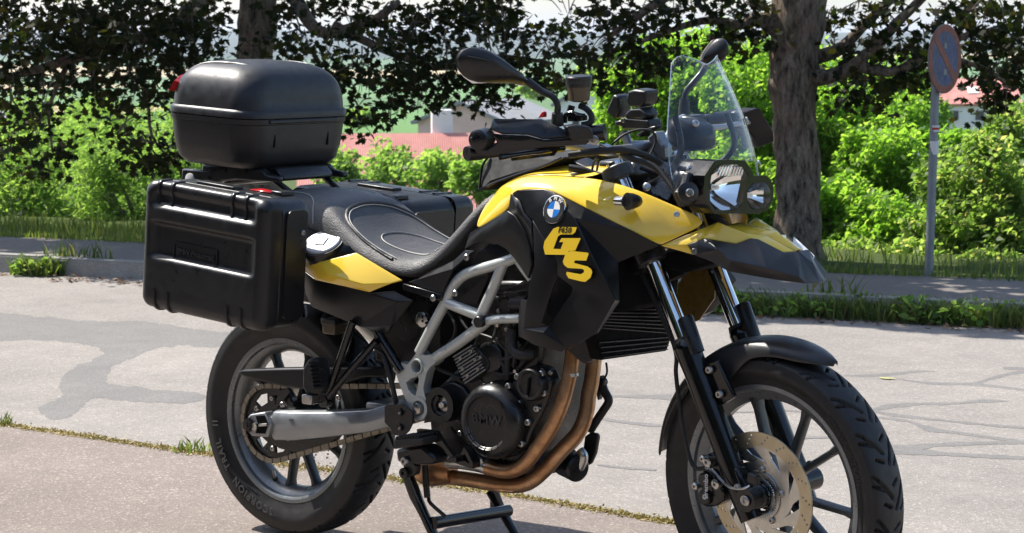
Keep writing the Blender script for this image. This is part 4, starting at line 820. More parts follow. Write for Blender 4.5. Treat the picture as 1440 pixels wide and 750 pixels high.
# cylinder block leaning forward, head with cover
MB().prism([L(x, y, -.13) for x, y in ((655, 505), (700, 395), (760, 395), (762, 500), (750, 560), (690, 560))], (0, .24, 0)).build('cylinder_block', M['engine_black'], ENG, bevel=.010)
MB().prism([L(x, y, -.115) for x, y in ((640, 440), (690, 360), (760, 360), (760, 430), (700, 470))], (0, .22, 0)).build('cylinder_head', M['engine_black'], ENG, bevel=.010)
MB().prism([L(x, y, -.10) for x, y in ((575, 560), (600, 430), (650, 390), (700, 380), (690, 470), (640, 560))], (0, .20, 0)).build('airbox_underside', M['dark_void'], B, bevel=.01)
# side casting round the clutch cover
cl = cF(585, 232, -.155)
pts = [cF(x, y, -.158) for x, y in ((455, 190), (480, 130), (540, 80), (640, 70), (690, 20), (740, -20), (800, -5), (830, 60), (815, 130), (790, 200), (750, 270), (720, 350), (640, 400), (560, 390), (490, 340), (455, 270))]
prism('clutch_casing', pts, (0, .05, 0), M['engine_black'], ENG, bevel=.008)
CC = lathe('clutch_cover', [(-.01, .098), (.012, .097), (.030, .092), (.042, .082), (.047, .072), (.047, .066), (.041, .063), (.041, .002)], cl, M['engine_black'], ENG, seg=64)
# bright machined segments on the cover's inner rim
m = MB()
for k in range(7):
    a0 = rad(196+k*18.5); a1 = a0+rad(14.5); V = []
    for a in np.linspace(a0, a1, 5):
        d = Vector((math.cos(a), 0, math.sin(a)))
        for (r, h) in ((.0625, -.0418), (.0685, -.0485), (.0625, -.0408), (.0685, -.0455)): V.append(cl+d*r+Vector((0, h, 0)))
    F = [(i*4, i*4+1, i*4+5, i*4+4) for i in range(4)]+[(i*4+2, i*4+6, i*4+7, i*4+3) for i in range(4)]+[(i*4, i*4+4, i*4+6, i*4+2) for i in range(4)]+[(i*4+1, i*4+3, i*4+7, i*4+5) for i in range(4)]+[(0, 2, 3, 1), (16, 17, 19, 18)]
    m.add(V, F)
m.build('rim_marks', M['rim_mark'], CC, sm=30)
me = text_mesh('BMW', .034, .0026, spacing=1.12, bold=.0006)
map_mesh(me, lambda x, y, z: (cl.x+x*1.12, cl.y-.0412-z, cl.z+.006+y)); fix(me); o = link('lettering', me, M['trim_plastic'], CC)
c2 = cF(747, 66, -.165)
WC = lathe('water_pump_cover', [(-.01, .043), (.010, .042), (.017, .037), (.018, .030), (.014, .027), (.014, .001)], c2, M['engine_black'], ENG, seg=40)
MB().box(c2+Vector((.0, -.017, -.004)), (.004, .006, .044), Matrix.Rotation(.12, 3, 'Y')).build('slot', M['dark_void'], WC)
for q in ((685, 30), (795, 18), (806, 106), (774, 178), (733, 241), (703, 338), (624, 390), (570, 70), (536, 76), (643, 74), (458, 152), (452, 184)):
    lathe('casing_bolt', [(0, .0085), (.010, .0085), (.012, .0065), (.012, .004), (.007, .0035)], cF(*q, -.160), M['bolt'], ENG, seg=14)
# sprocket cover ring with the shaft nut
sc = cF(338, 160, -.150)
me = poly_mesh([circ2(.046, 40), circ2(.0275, 32)], .034); map_mesh(me, lambda x, z, t: (sc.x+x, sc.y+t, sc.z+z)); fix(me); smooth(me); SCV = link('sprocket_cover', me, M['plastic'], B)
lathe('sprocket_nut', [(-.02, .022), (0, .022), (0, .0095), (.014, .0095), (.015, .008)], sc+Vector((.004, .0, 0)), M['bolt'], SCV, seg=6)
prism('sprocket_cover_arm', [cF(x, y, -.162) for x, y in ((248, 110), (300, 100), (318, 130), (300, 160), (305, 190), (345, 206), (330, 232), (285, 240), (245, 246), (262, 200), (250, 150))], (0, .018, 0), M['plastic'], SCV, bevel=.002)
prism('sprocket_shroud', [cF(x, y, -.135) for x, y in ((300, 100), (330, 62), (380, 52), (430, 80), (460, 130), (450, 200), (420, 250), (390, 240), (400, 160), (370, 105))], (0, .03, 0), M['engine_black'], B, bevel=.006)
# finned box
fb = [cO(x, y, -.150) for x, y in ((0, 300), (140, 222), (240, 350), (225, 410), (90, 500), (20, 400))]
FB = prism('finned_box', fb, (0, .05, 0), M['engine_black'], B, bevel=.003, label='finned voltage regulator box')
a0, a1, b0, b1 = cO(2, 310, -.152), cO(136, 226, -.152), cO(84, 494, -.152), cO(228, 396, -.152)
for k in range(10):
    t = k/9; p = a0.lerp(b0, t); q = a1.lerp(b1, t)
    d = (q-p).normalized(); n_ = Vector((-d.z, 0, d.x))*.0016
    V, F = prism_geo([p-n_, q-n_, q+n_, p+n_], (0, -.010, 0)); mk('fin', V, F, M['rim_grey'], FB, sm=0)
for q in ((120, 270), (45, 322), (185, 312), (60, 395), (145, 328), (168, 396), (95, 444)): bolt(cO(*q, -.160), .0055, FB)
lathe('round_plug', [(0, .040), (.012, .040), (.016, .034)], cO(262, 312, -.13), M['engine_black'], ENG, seg=30)
m = MB(); m.tube([cO(395, 120, -.155), cO(400, 220, -.16), cO(420, 275, -.165), cO(470, 300, -.165), cO(550, 302, -.15)], .0125, 10, 6); m.build('coolant_hose', M['rubber'], B, sm=50)
m = MB(); m.tube([cO(300, 300, -.14), cO(345, 380, -.14), cO(352, 470, -.14), cO(330, 520, -.13)], .006, 8, 5); m.tube([cO(380, 180, -.14), cO(372, 300, -.14), cO(368, 470, -.14)], .009, 8, 5); m.build('breather_hose', M['rubber'], B, sm=50)
m = MB()
for (p, q) in (((605, 240), (770, 195)), ((620, 272), (770, 225)), ((610, 255), (700, 262))): m.tube([cE(*p, -.150), cE((p[0]+q[0])/2, (p[1]+q[1])/2-6, -.155), cE(*q, -.150)], .0035, 8, 5)
m.build('throttle_cable', M['rubber'], B, sm=50)
TB = lathe('throttle_body', [(0, .034), (.03, .033), (.034, .028), (.034, .018), (.042, .018), (.042, .004)], cE(700, 300, -.115), M['engine_black'], B, seg=28)
tube('throttle_stub', [cE(685, 300, -.15), cE(760, 296, -.15)], .019, M['rubber'], B, 14, 1)
for q in ((620, 334), (654, 252), (660, 420), (870, 628)): bolt(cE(*q, -.150), .0065, B)
knob = lathe('preload_knob', [(0, .020), (.014, .020), (.016, .016)], cE(265, 372, -.14), M['steel'], B, seg=12); 
for k in range(5):
    a = 2*math.pi*k/5; lathe('knob_hole', [(0, .0035), (.001, .0035)], cE(265, 372, -.1565)+Vector((.010*math.cos(a), 0, .010*math.sin(a))), M['dark_void'], knob, seg=8)
# shock spring behind the frame
m = MB(); p0, p1 = cE(330, 330, -.06), cE(200, 560, -.06); ax_ = (p1-p0); fa, fx, fy = frame_of(ax_); hp = []
for k in range(73): hp.append(p0+ax_*(k/72)+(fx*math.cos(k*.70)+fy*math.sin(k*.70))*.032)
m.tube(hp, .0055, 6, 1); m.build('shock_spring', M['engine_black'], B, sm=60)
tube('shock_body', [p0, p1], .018, M['engine_black'], B, 14, 1)

# ---------------------------------------------------------------- exhaust
E1 = [cF(255, 425, -.135), cF(330, 418, -.140), cF(480, 432, -.145), cF(590, 462, -.150), cF(660, 462, -.152), cF(720, 425, -.152), cF(780, 345, -.150), cF(835, 262, -.145), cF(880, 160, -.138), cF(908, 60, -.125), L(803, 515, -.115), L(806, 480, -.105), L(806, 450, -.09)]
E2 = [cF(235, 470, -.100), cF(300, 485, -.105), cF(460, 505, -.110), cF(620, 530, -.112), cF(720, 522, -.110), cF(800, 462, -.100), cF(880, 372, -.085), cF(955, 290, -.066), cF(992, 200, -.048), cF(1005, 110, -.036), L(831, 540, -.03), L(835, 510, -.02), L(838, 470, -.01)]
tube('exhaust_header', E1, [.0185]*12+[.017], M['copper'], B, 20, 6); tube('exhaust_header', E2, [.0195]*12+[.018], M['copper'], B, 20, 6)
tube('header_heat_band', [cF(360, 420, -.1405), cF(420, 423, -.143), cF(500, 436, -.1455), cF(545, 450, -.148)], .0192, M['steel'], B, 20, 4)
tube('exhaust_collector', [cF(215, 445, -.10), cF(260, 458, -.12), cF(300, 462, -.12), cF(380, 470, -.11)], [.026, .040, .042, .030], M['copper'], B, 22, 5)
lathe('weld_ring', [(-.004, .0196), (.004, .0196)], L(803, 527, -.117), M['steel'], B, axis=(.1, .05, -1), seg=20)
tube('silencer', [(.52, .10, .36), (.30, .24, .46), (.10, .255, .56), (-.18, .265, .70)], [.028, .045, .055, .052], M['steel'], B, 24, 6)
# sump and bash parts under the engine
MB().prism([L(x, y, -.08) for x, y in ((690, 660), (745, 640), (758, 655), (754, 672), (715, 682), (690, 682))], (0, .18, 0)).build('sump', M['engine_black'], ENG, bevel=.010)
lathe('oil_filter', [(-.03, .034), (.03, .034), (.036, .028)], cV(215, 425, -.02), M['engine_black'], ENG, axis=(.85, -.3, -.1), seg=28)
tube('oil_filter_hose', [cV(275, 320, -.02), cV(300, 360, -.02), cV(280, 430, -.02), cV(235, 480, -.02)], .013, M['steel'], B, 12, 5)
prism('front_bracket', [cV(x, y, .03) for x, y in ((310, 220), (350, 192), (395, 200), (405, 225), (385, 340), (355, 410), (300, 442), (285, 420))], (0, .012, 0), M['plastic'], B, bevel=.003)
m = MB(); m.tube([cV(350, 180, .05), cV(400, 100, .05), cV(440, 40, .05), crop(770, 470, 5)(430, 470, .05), crop(770, 470, 5)(400, 400, .05), crop(770, 470, 5)(375, 330, .05)], .011, 10, 6); m.tube([crop(770, 470, 5)(395, 320, .04), crop(770, 470, 5)(418, 270, .04), crop(770, 470, 5)(412, 200, .04)], .003, 6, 5); m.build('cooling_hose', M['rubber'], B, sm=50)
prism('horn_bracket', [crop(770, 470, 5)(x, y, .04) for x, y in ((340, 420), (365, 290), (395, 330), (395, 350), (350, 470))], (0, .02, 0), M['plastic'], B, bevel=.003)
# radiator: core between tanks, fins across
RX = 1.165
def rx(x, y, dx=0): return LX(x, y, RX+dx)
core = [rx(838, 400), rx(955, 388), rx(946, 470), rx(938, 494), rx(846, 507), rx(838, 480)]
RAD = MB().prism(core, (-.035, 0, 0)).build('radiator', M['dark_void'], B, bevel=.004, label='black radiator core')
for k in range(19):
    t = (k+.5)/19; p = core[0].lerp(core[5], t) if t < .8 else core[5].lerp(core[4], (t-.8)/.2); q = core[1].lerp(core[3], t)
    m = MB(); m.box((p+q)/2+Vector((.003, 0, 0)), (.006, abs(q.y-p.y)-.01, .0022), Matrix.Rotation(math.atan2(q.z-p.z, q.y-p.y), 3, 'X')); m.build('radiator_fin', M['engine_black'], RAD, sm=0)
# mounting piece below the shroud
prism('shroud_bracket', [cZ(x, y, -.14) for x, y in ((350, 610), (560, 500), (520, 690), (480, 715), (440, 690))], (0, .02, 0), M['plastic'], B, bevel=.003)

# ---------------------------------------------------------------- pegs, pedal, centre stand
PG = prism('foot_peg', [cQ(x, y, -.285) for x, y in ((165, 190), (330, 178), (368, 190), (370, 222), (355, 235), (160, 262))], (0, .075, 0), M['rubber'], B, bevel=.005)
for k in range(9):
    p = cQ(185+19*k, 188-k, -.285); MB().box(p+Vector((0, .035, .002)), (.004, .07, .008), Matrix.Rotation(.35, 3, 'Y')).build('peg_rib', M['rubber'], PG)
prism('foot_peg_bracket', [cQ(x, y, -.250) for x, y in ((180, 262), (360, 235), (460, 320), (440, 370), (330, 372), (190, 350))], (0, .06, 0), M['plastic'], B, bevel=.008)
bolt(cQ(252, 342, -.252), .012, B, h=.010); lathe('stand_pivot', [(0, .014), (.010, .014), (.011, .009), (.011, .005), (.006, .004)], cQ(252, 425, -.232), M['engine_black'], B, seg=18)
prism('peg_mount', [cQ(x, y, -.232) for x, y in ((230, 330), (275, 320), (330, 380), (320, 440), (270, 460), (235, 430))], (0, .02, 0), M['plastic'], B, bevel=.004)
# brake pedal arm (slotted) and toothed tip
PD = plate('brake_pedal', [cQ(x, y, -.225) for x, y in ((330, 118), (465, 130), (540, 250), (600, 325), (582, 350), (520, 262), (455, 190), (335, 182))], [[cQ(x, y, -.225) for x, y in ((358, 140), (452, 150), (448, 168), (358, 160))]], .012, M['gloss_black'], B, bevel=.0015)
tip = [(572, 325), (640, 318), (636, 300), (662, 246), (690, 285), (724, 358), (722, 398), (640, 372), (580, 350)]
TP = plate('pedal_tip', [cQ(x, y, -.235) for x, y in tip], [[cQ(x, y, -.235) for x, y in ((648, 330), (664, 290), (704, 360), (690, 358))]], .03, M['gloss_black'], PD, bevel=.001)
for k in range(5):
    p = cQ(585+12*k, 330-4*(k % 2), -.237); MB().box(p, (.005, .034, .012)).build('pedal_tooth', M['gloss_black'], PD)
# centre stand
ST_ = MB()
rl = [cQ(262, 430, -.215), cQ(320, 580, -.20), cQ(385, 720, -.19)]; foot = rl[1]+(rl[2]-rl[1])*1.0
dR = (rl[2]-rl[1]).normalized(); fR = rl[2]+dR*((rl[2].z-.012)/-dR.z)
CS = MB().tube([rl[0], rl[1], rl[2], fR], [.017, .019, .015, .015], 12, 3, .7).build('centre_stand', M['gloss_black'], B, sm=45, label='black centre stand under the engine')
p8 = crop(400, 600, 3.13)
l0, l1 = p8(905, 285, .17), p8(1015, 470, .18); dL = (l1-l0).normalized(); fL = l1+dL*((l1.z-.012)/-dL.z)
tube('stand_leg', [l0, l0.lerp(l1, .5), l1, fL], [.016, .017, .015, .015], M['gloss_black'], CS, 12, 3, .7)
tube('stand_bar', [p8(652, 425, -.185), p8(985, 370, .165)], .0165, M['gloss_black'], CS, 14, 1)
for f_ in (fR, fL): prism('stand_foot', [Vector((f_.x+a, f_.y-.022, .006)) for a in (-.045, .045)]+[Vector((f_.x+a, f_.y-.022, z)) for a, z in ((.07, .022), (.045, .020), (-.045, .020))], (0, .044, 0), M['gloss_black'], CS, bevel=.003)
tube('stand_spring', [cQ(385, 370, -.18), cQ(405, 600, -.185)], .0085, M['engine_black'], CS, 10, 1)
m = MB(); m.tube([cQ(415, 600, -.185), cQ(428, 640, -.185), cQ(535, 735, -.17)], .005, 8, 3); m.build('stand_gusset', M['gloss_black'], CS)
prism('stand_gusset', [p8(905, 285, .165), p8(935, 285, .165), p8(965, 365, .165), p8(905, 365, .165)], (0, .008, 0), M['gloss_black'], CS)

# wiring and hoses threaded through the frame
for pts, r in (([(592, 250), (630, 300), (612, 400), (590, 470), (560, 520)], .0045), ([(370, 330), (410, 400), (395, 470), (330, 520)], .0040), ([(640, 330), (668, 390), (690, 440), (700, 520), (690, 600)], .0055), ([(430, 360), (470, 420), (520, 440), (600, 470), (650, 520)], .0035), ([(300, 560), (330, 610), (400, 640), (440, 660)], .0050), ([(560, 610), (640, 640), (700, 620), (760, 560)], .0040), ([(590, 560), (660, 560), (720, 520), (770, 470)], .0045)):
    tube('engine_hose', [cE(x, y, -.135-.01*(k % 2)) for k, (x, y) in enumerate(pts)], r, M['rubber'], B, 8, 6)
for (x, y) in ((612, 400), (690, 440), (600, 470), (700, 620)): lathe('hose_clamp', [(-.004, .0075), (.004, .0075)], cE(x, y, -.140), M['bolt'], B, axis=(.2, 0, 1), seg=12)
for k in range(5): MB().box(cF(395+k*14, 300+k*16, -.160), (.05, .006, .004), Matrix.Rotation(.85, 3, 'Y')).build('casing_rib', M['engine_black'], ENG)
for q in ((470, 120), (668, 300), (520, 420), (420, 290), (690, 150)): lathe('casing_bolt', [(0, .0065), (.008, .0065), (.0095, .005), (.0095, .003)], cF(*q, -.158), M['bolt'], ENG, seg=12)
# ---------------------------------------------------------------- panniers
def superrect(a, b, r, n=6):
    """rounded rectangle outline, half sizes a, b, radius r"""
    out = []
    for (cx, cy, s) in ((a-r, b-r, 0), (-a+r, b-r, 1), (-a+r, -b+r, 2), (a-r, -b+r, 3)):
        for k in range(n+1):
            t = math.pi/2*(s+k/n); out.append((cx+r*math.cos(t), cy+r*math.sin(t)))
    return out
def make_pannier(side, y_out, y_seam, y_in, xc, zc, ln, ht, pit, label):
    R = Matrix.Rotation(pit, 3, 'Y'); c = Vector((xc, 0, zc)); s = side
    def W(x, y, z): q = c + R @ Vector((x, 0, z)); return (q.x, s*y, q.z)
    a, b = ln/2, ht/2
    rings = []                                     # body from seam to inner side
    for (y, sc, rr) in ((y_seam-.001, -.003, .050), (y_seam-.004, 0, .050), (y_in+.02, -.002, .045), (y_in+.004, -.008, .040), (y_in, -.018, .035)):
        rings.append([W(x, y, z) for x, z in superrect(a+sc, b+sc, rr)])
    body = loft('pannier', rings, M['case_plastic'], B, sm=40, label=label)
    # lid: profile down the face with two ledges; outline rounded towards the face
    rows = []; zs = np.concatenate([np.linspace(b, b*.80, 14), np.linspace(b*.78, b*.50, 26), np.linspace(b*.48, b*.28, 22), np.linspace(b*.26, -b*.08, 8), np.linspace(-b*.10, -b*.26, 18), np.linspace(-b*.3, -b*.8, 10), np.linspace(-b*.82, -b, 12)]); xs = np.concatenate([np.linspace(-a, -a+.05, 9), np.linspace(-a+.06, a-.06, 24), np.linspace(a-.05, a, 9)])
    def face_off(x, z):
        t = (b-z)/(2*b); e = 0.0
        up = 1-min(1, max(0, (abs(x)-(a-.055))/.02))          # the ledges fade before the corners
        e += .016*(1/(1+math.exp((t-.185)*100)))*up            # band above the upper ledge lies back
        e += .014*(1/(1+math.exp(-(t-.315)*130)))*(1/(1+math.exp((t-.585)*110)))*up
        return e
    rc = .034
    for z in zs:
        row = []
        for x in xs:
            dx = max(0, abs(x)-(a-rc)); dz = max(0, abs(z)-(b-rc)); d = min(1, math.hypot(dx, dz)/rc)
            back = rc*.85*(1-math.sqrt(max(0, 1-d*d)))
            xx, zz = x, z
            if math.hypot(dx, dz) > rc:                        # keep the corner rounded
                k = rc/math.hypot(dx, dz); xx = math.copysign(a-rc+dx*k, x); zz = math.copysign(b-rc+dz*k, z)
            row.append(W(xx, y_out-back-face_off(x, z)*(1-d), zz))
        rows.append(row)
    n = len(xs); V = [p for r in rows for p in r]; F = [(i*n+j, i*n+j+1, i*n+n+j+1, i*n+n+j) for i in range(len(rows)-1) for j in range(n-1)]
    edge = list(range(n))+[i*n+n-1 for i in range(1, len(rows))]+[(len(rows)-1)*n+j for j in range(n-2, -1, -1)]+[i*n for i in range(len(rows)-2, 0, -1)]
    bse = len(V)
    for k in edge: p = V[k]; V.append((p[0], s*(y_seam+.002), p[2]))
    m_ = len(edge); F += [(edge[k], edge[(k+1) % m_], bse+(k+1) % m_, bse+k) for k in range(m_)]
    mk('lid', V, F, M['case_plastic'], body, sm=40)
    # straps: raised ribs running over the top and bottom edge of the lid
    def rib(x, z0, z1, w=.007):
        V = []; zz = np.linspace(z0, z1, 12)
        for z in zz:
            dz = max(0, abs(z)-(b-rc)); d = min(1, dz/rc); back = rc*.85*(1-math.sqrt(max(0, 1-d*d)))+face_off(x, z)*(1-d)
            nz = math.copysign(.004*d, z)
            for dx, h in ((-w, -.004), (-w*.6, .0045), (w*.6, .0045), (w, -.004)): V.append(W(x+dx, y_out-back+h*(1 if d < .98 else .4), z+nz))
        V2 = [W(x+dx, y_seam+.004, math.copysign(b+h, z0)) for dx, h in ((-w, -.002), (-w*.6, .004), (w*.6, .004), (w, -.002))]
        V = V2+V if abs(z0) > abs(z1) else V+V2
        n_ = len(V)//4; F = [(i*4+j, i*4+j+1, i*4+5+j, i*4+4+j) for i in range(n_-1) for j in range(3)]
        mk('rib', V, F, M['case_plastic'], body, sm=60)
    for x0 in (-a*.66, a*.52):
        for dx in (-.025, .025): rib(x0+dx, b-.001, b-.058); rib(x0+dx+.01, -b+.001, -b+.055)
    # recessed plate with raised letters
    me = poly_mesh([superrect(.083, .0235, .006, 3), superrect(.079, .0195, .004, 3)], .0055)
    yb = y_out-.0142+.001
    xo, zo = (-.030, -.004)
    map_mesh(me, lambda x, z, t: W(xo+s*0+x, yb+t, zo+z)); fix(me); link('name_plate', me, M['case_plastic'], body)
    me = text_mesh('BMW Motorrad', .0215, .0022, spacing=1.0, bold=.0004)
    map_mesh(me, lambda x, z, t: W(xo+x, yb+.0012+t, zo+z)) if s < 0 else map_mesh(me, lambda x, z, t: W(xo-x, yb+.0012+t, zo+z)); fix(me); link('lettering', me, M['trim_plastic'], body)
    # lid top: handle, clasp, warning sticker
    hm = MB()
    for x0, x1, y0, y1, h in ((-.10, .04, y_seam-.05, y_seam-.012, .008),):
        q = [W(x0, y0, b+h), W(x1, y0, b+h), W(x1, y1, b+h), W(x0, y1, b+h), W(x0, y0, b-.004), W(x1, y0, b-.004), W(x1, y1, b-.004), W(x0, y1, b-.004)]
        hm.add(q, [(0, 1, 2, 3), (7, 6, 5, 4), (0, 4, 5, 1), (1, 5, 6, 2), (2, 6, 7, 3), (3, 7, 4, 0)])
    hm.build('carry_handle', M['case_plastic'], body, bevel=.003)
    mk('warning_sticker', [W(.06, y_in+.012, b+.0015), W(.135, y_in+.012, b+.0015), W(.135, y_in+.055, b+.0015), W(.06, y_in+.055, b+.0015)], [(0, 1, 2, 3)], M['red_plastic'], body, solid=.002, offset=0)
    hm = MB(); q = [W(x, y, z) for z in (b-.002, b+.010) for x, y in ((.14, y_in+.01), (.18, y_in+.01), (.18, y_in+.06), (.14, y_in+.06))]
    hm.add(q, [(0, 1, 2, 3), (7, 6, 5, 4), (0, 4, 5, 1), (1, 5, 6, 2), (2, 6, 7, 3), (3, 7, 4, 0)]); hm.build('latch', M['plastic'], body, bevel=.003)
    ym, hw_ = (y_in+y_seam)/2+.002, (y_seam-y_in)/2-.016
    me = poly_mesh([superrect(hw_, b-.030, .020, 4)], .008)
    map_mesh(me, lambda y, z, t: W(a+.0015+t, ym+y, z)); fix(me); smooth(me, 30); o = link('front_panel', me, M['case_plastic'], body); md = o.modifiers.new('edge', 'BEVEL'); md.width = .003; md.segments = 2; md.limit_method = 'ANGLE'; md.angle_limit = rad(50)
    lk = Vector(W(a+.0055, (y_in+y_seam)/2-.02, b-.09)); bolt(lk, .007, body, R @ Vector((1, 0, 0)), .004, 'lock')
    return body
make_pannier(-1, .402, .343, .235, .045, .820, .466, .345, .085, 'black side case with moulded lettering, on the exhaust-free side')
make_pannier(1, .450, .352, .150, .045, .784, .466, .340, .075, 'black side case on the silencer side')
# pannier carrier tubes
m = MB()
for s in (1,):
    yy = .145
    m.tube([(-.10, s*yy, .92), (.10, s*yy, .955), (.24, s*yy, .94), (.28, s*yy, .88), (.30, s*(yy-.04), .80)], .008, 8, 6)
m.build('pannier_rack', M['engine_black'], B, sm=50)
tube('grab_rail', [(.02, .10, .935), (.05, .17, .955), (.18, .175, .950), (.235, .165, .93), (.25, .14, .89)], .008, M['engine_black'], B, 10, 6)

# ---------------------------------------------------------------- topcase and its rack
TX, TZ = -.140, 1.035
def tc_ring(z, a, b, r, x=TX): return [(x+px_, py_, z) for px_, py_ in superrect(a*.845, b*.975, r*.70, 8)]
base = [(1.034, .138, .150, .08), (1.040, .166, .180, .09), (1.058, .184, .199, .10), (1.095, .194, .209, .105), (1.140, .199, .214, .106), (1.158, .200, .215, .106), (1.160, .2045, .2195, .109), (1.174, .2055, .2205, .109), (1.176, .200, .215, .106)]
TOP = loft('topcase', [tc_ring(*q) for q in base], M['topcase_plastic'], B, sm=45, label='rounded black topcase behind the seat')
lid = [(1.1755, .200, .215, .106), (1.177, .2065, .2215, .109), (1.191, .2065, .2215, .109), (1.196, .2035, .2185, .109), (1.199, .199, .214, .107), (1.225, .197, .212, .107), (1.250, .192, .207, .108), (1.272, .184, .199, .110), (1.290, .171, .186, .110), (1.305, .152, .166, .102), (1.316, .126, .138, .09), (1.3225, .086, .096, .065), (1.3255, .03, .035, .02)]
LID = loft('lid', [tc_ring(*q) for q in lid], M['topcase_plastic'], TOP, sm=50)
# raised spine on the lid and its two crease beads
rows = []
for y in np.linspace(-.115, .115, 9):
    rows.append([(TX+x, y, zz) for x, zz in ((-.165, 1.262), (-.150, 1.293), (-.115, 1.3155), (-.06, 1.3265), (0, 1.3285), (.06, 1.3265), (.115, 1.3155), (.150, 1.293))])
for s in (-1, 1):
    tube('lid_crease', [(TX-.156, s*.146, 1.245), (TX-.134, s*.150, 1.283), (TX-.088, s*.140, 1.308), (TX-.034, s*.132, 1.3165), (TX+.042, s*.124, 1.3165), (TX+.088, s*.116, 1.3095), (TX+.131, s*.103, 1.287)], [.001, .0035, .004, .004, .004, .0035, .001], M['topcase_plastic'], TOP, 8, 5)
MB().box((TX+.173, 0, 1.168), (.012, .27, .010)).build('hinge_bar', M['topcase_plastic'], TOP, bevel=.003)
for s in (-1, 1): MB().box((TX+.1645, s*.105, 1.125), (.006, .005, .055)).build('hinge_slit', M['dark_void'], TOP)
RL = [(TX-.1555, -.09, 1.258), (TX-.143, -.155, 1.256), (TX-.120, -.150, 1.276), (TX-.128, -.09, 1.285)]
me = loft('red_reflector', [[(TX-.158, -.02, 1.235), (TX-.152, -.12, 1.235), (TX-.128, -.170, 1.235), (TX-.118, -.168, 1.252), (TX-.136, -.130, 1.262), (TX-.146, -.02, 1.266)], [(TX-.184, -.02, 1.232), (TX-.178, -.142, 1.232), (TX-.150, -.205, 1.232), (TX-.132, -.199, 1.262), (TX-.154, -.154, 1.276), (TX-.168, -.02, 1.280)]], M['red_plastic'], TOP, sm=0)
_c = Vector((TX, 0, 1.04)); TOP.matrix_basis = Matrix.Translation(_c) @ Matrix.Rotation(.055, 4, 'Y') @ Matrix.Translation(-_c)
# rack: two side rails, plate, badge
RK = MB()
RK.prism([(TX-.12, -.10, 1.034), (TX+.17, -.10, 1.034), (TX+.195, -.10, 1.012), (TX+.195, -.10, .998), (TX+.09, -.10, .992), (TX+.04, -.10, .985), (TX-.06, -.10, .975), (TX-.13, -.10, .985)], (0, .20, 0))
RACK = RK.build('topcase_rack', M['plastic'], B, bevel=.006)
for s in (-1, 1):
    prism('rack_arm', [(TX-.16, s*.118, 1.022), (TX-.05, s*.118, 1.020), (TX+.02, s*.118, 1.032), (TX+.15, s*.118, 1.034), (TX+.17, s*.118, 1.018), (TX+.215, s*.118, 1.012), (TX+.215, s*.118, .998), (TX+.05, s*.118, .998), (TX+.0, s*.118, .992), (TX-.05, s*.118, .970), (TX-.14, s*.118, .962), (TX-.165, s*.118, .975)], (0, s*.022, 0), M['plastic'], RACK, bevel=.005)
    tube('rack_strut', [(TX+.16, s*.10, 1.0), (TX+.24, s*.09, .955), (TX+.30, s*.08, .93)], .009, M['engine_black'], RACK, 10, 4)
lathe('badge', [(0, .0175), (.003, .0175), (.004, .015)], (TX-.125, -.1405, .993), M['white_plastic'], RACK, seg=24)

# ---------------------------------------------------------------- seat (lofted along its length)
ST_SEC = [  # x, centre z, edge z, half width top, half width bottom, bottom z
    (-.03, .940, .930, .080, .095, .905), (.00, .962, .948, .112, .125, .900), (.06, .978, .962, .128, .146, .888), (.14, .980, .962, .138, .160, .876), (.21, .972, .955, .142, .166, .868), (.26, .955, .944, .144, .170, .856),
    (.295, .912, .926, .148, .173, .842), (.335, .872, .898, .152, .177, .828), (.39, .846, .864, .156, .180, .806), (.45, .834, .838, .158, .181, .786), (.51, .829, .820, .156, .178, .770), (.565, .836, .814, .146, .168, .764),
    (.61, .850, .834, .132, .150, .784), (.65, .890, .866, .132, .148, .812), (.69, .934, .908, .124, .140, .846), (.73, .978, .952, .114, .130, .892), (.765, 1.008, .984, .102, .116, .935), (.785, 1.012, .992, .090, .104, .955)]
rings = []
for (x, zc, ze, wt, wb, zb) in ST_SEC:
    half = [(0, zc), (wt*.45, zc*.82+ze*.18), (wt*.78, zc*.35+ze*.65), (wt, ze-.002), ((wt+wb)/2+.006, (ze*.6+zb*.4)), (wb, zb+.014), (wb-.010, zb)]
    ring = [(x, -y, z) for y, z in half[::-1]]+[(x, y, z) for y, z in half[1:]]
    rings.append(ring)
SEAT = loft('seat', rings, M['leather'], B, sm=60, subd=2, label='dark grey leather touring seat with pale stitching')
from mathutils.bvhtree import BVHTree
bpy.context.view_layer.update(); _dg = bpy.context.evaluated_depsgraph_get(); SEAT_BVH = BVHTree.FromObject(SEAT, _dg)
def seat_top(x, y):
    """height of the seat skin"""
    h = SEAT_BVH.ray_cast(Vector((x, y, 2)), Vector((0, 0, -1))); return h[0].z if h[0] is not None else .9
def seam(pts, r=.0022, n=6, off=.002, mat='stitch', name='stitching'):
    P = catmull([Vector((x, y, 0)) for x, y in pts], n); m = MB(); Q = [Vector((p.x, p.y, seat_top(p.x, p.y)+off)) for p in P]
    m.tube(Q, r, 6, 1); return m.build(name, M[mat], SEAT, sm=60)
welt = [(.50, -.160), (.44, -.155), (.38, -.148), (.32, -.132), (.285, -.095), (.272, -.05), (.268, 0), (.272, .05), (.285, .095), (.32, .132), (.38, .148), (.44, .155), (.50, .160)]
seam(welt, .0045, 6, .001, 'leather_side', 'welt'); seam([(x+.008, y*.965) for x, y in welt], .0015, 6, .0035)
inn = [(.585, -.112), (.53, -.098), (.46, -.090), (.40, -.078), (.365, -.045), (.355, 0), (.365, .045), (.40, .078), (.46, .090), (.53, .098), (.585, .112)]
seam(inn, .0016, 6, .0025)
seam([(-.005, -.075), (.08, -.095), (.16, -.112), (.20, -.135), (.215, -.152), (.225, -.164)], .0016, 6, .0025); seam([(-.005, .075), (.08, .095), (.16, .112), (.20, .135), (.215, .15)], .0016, 6, .0025)
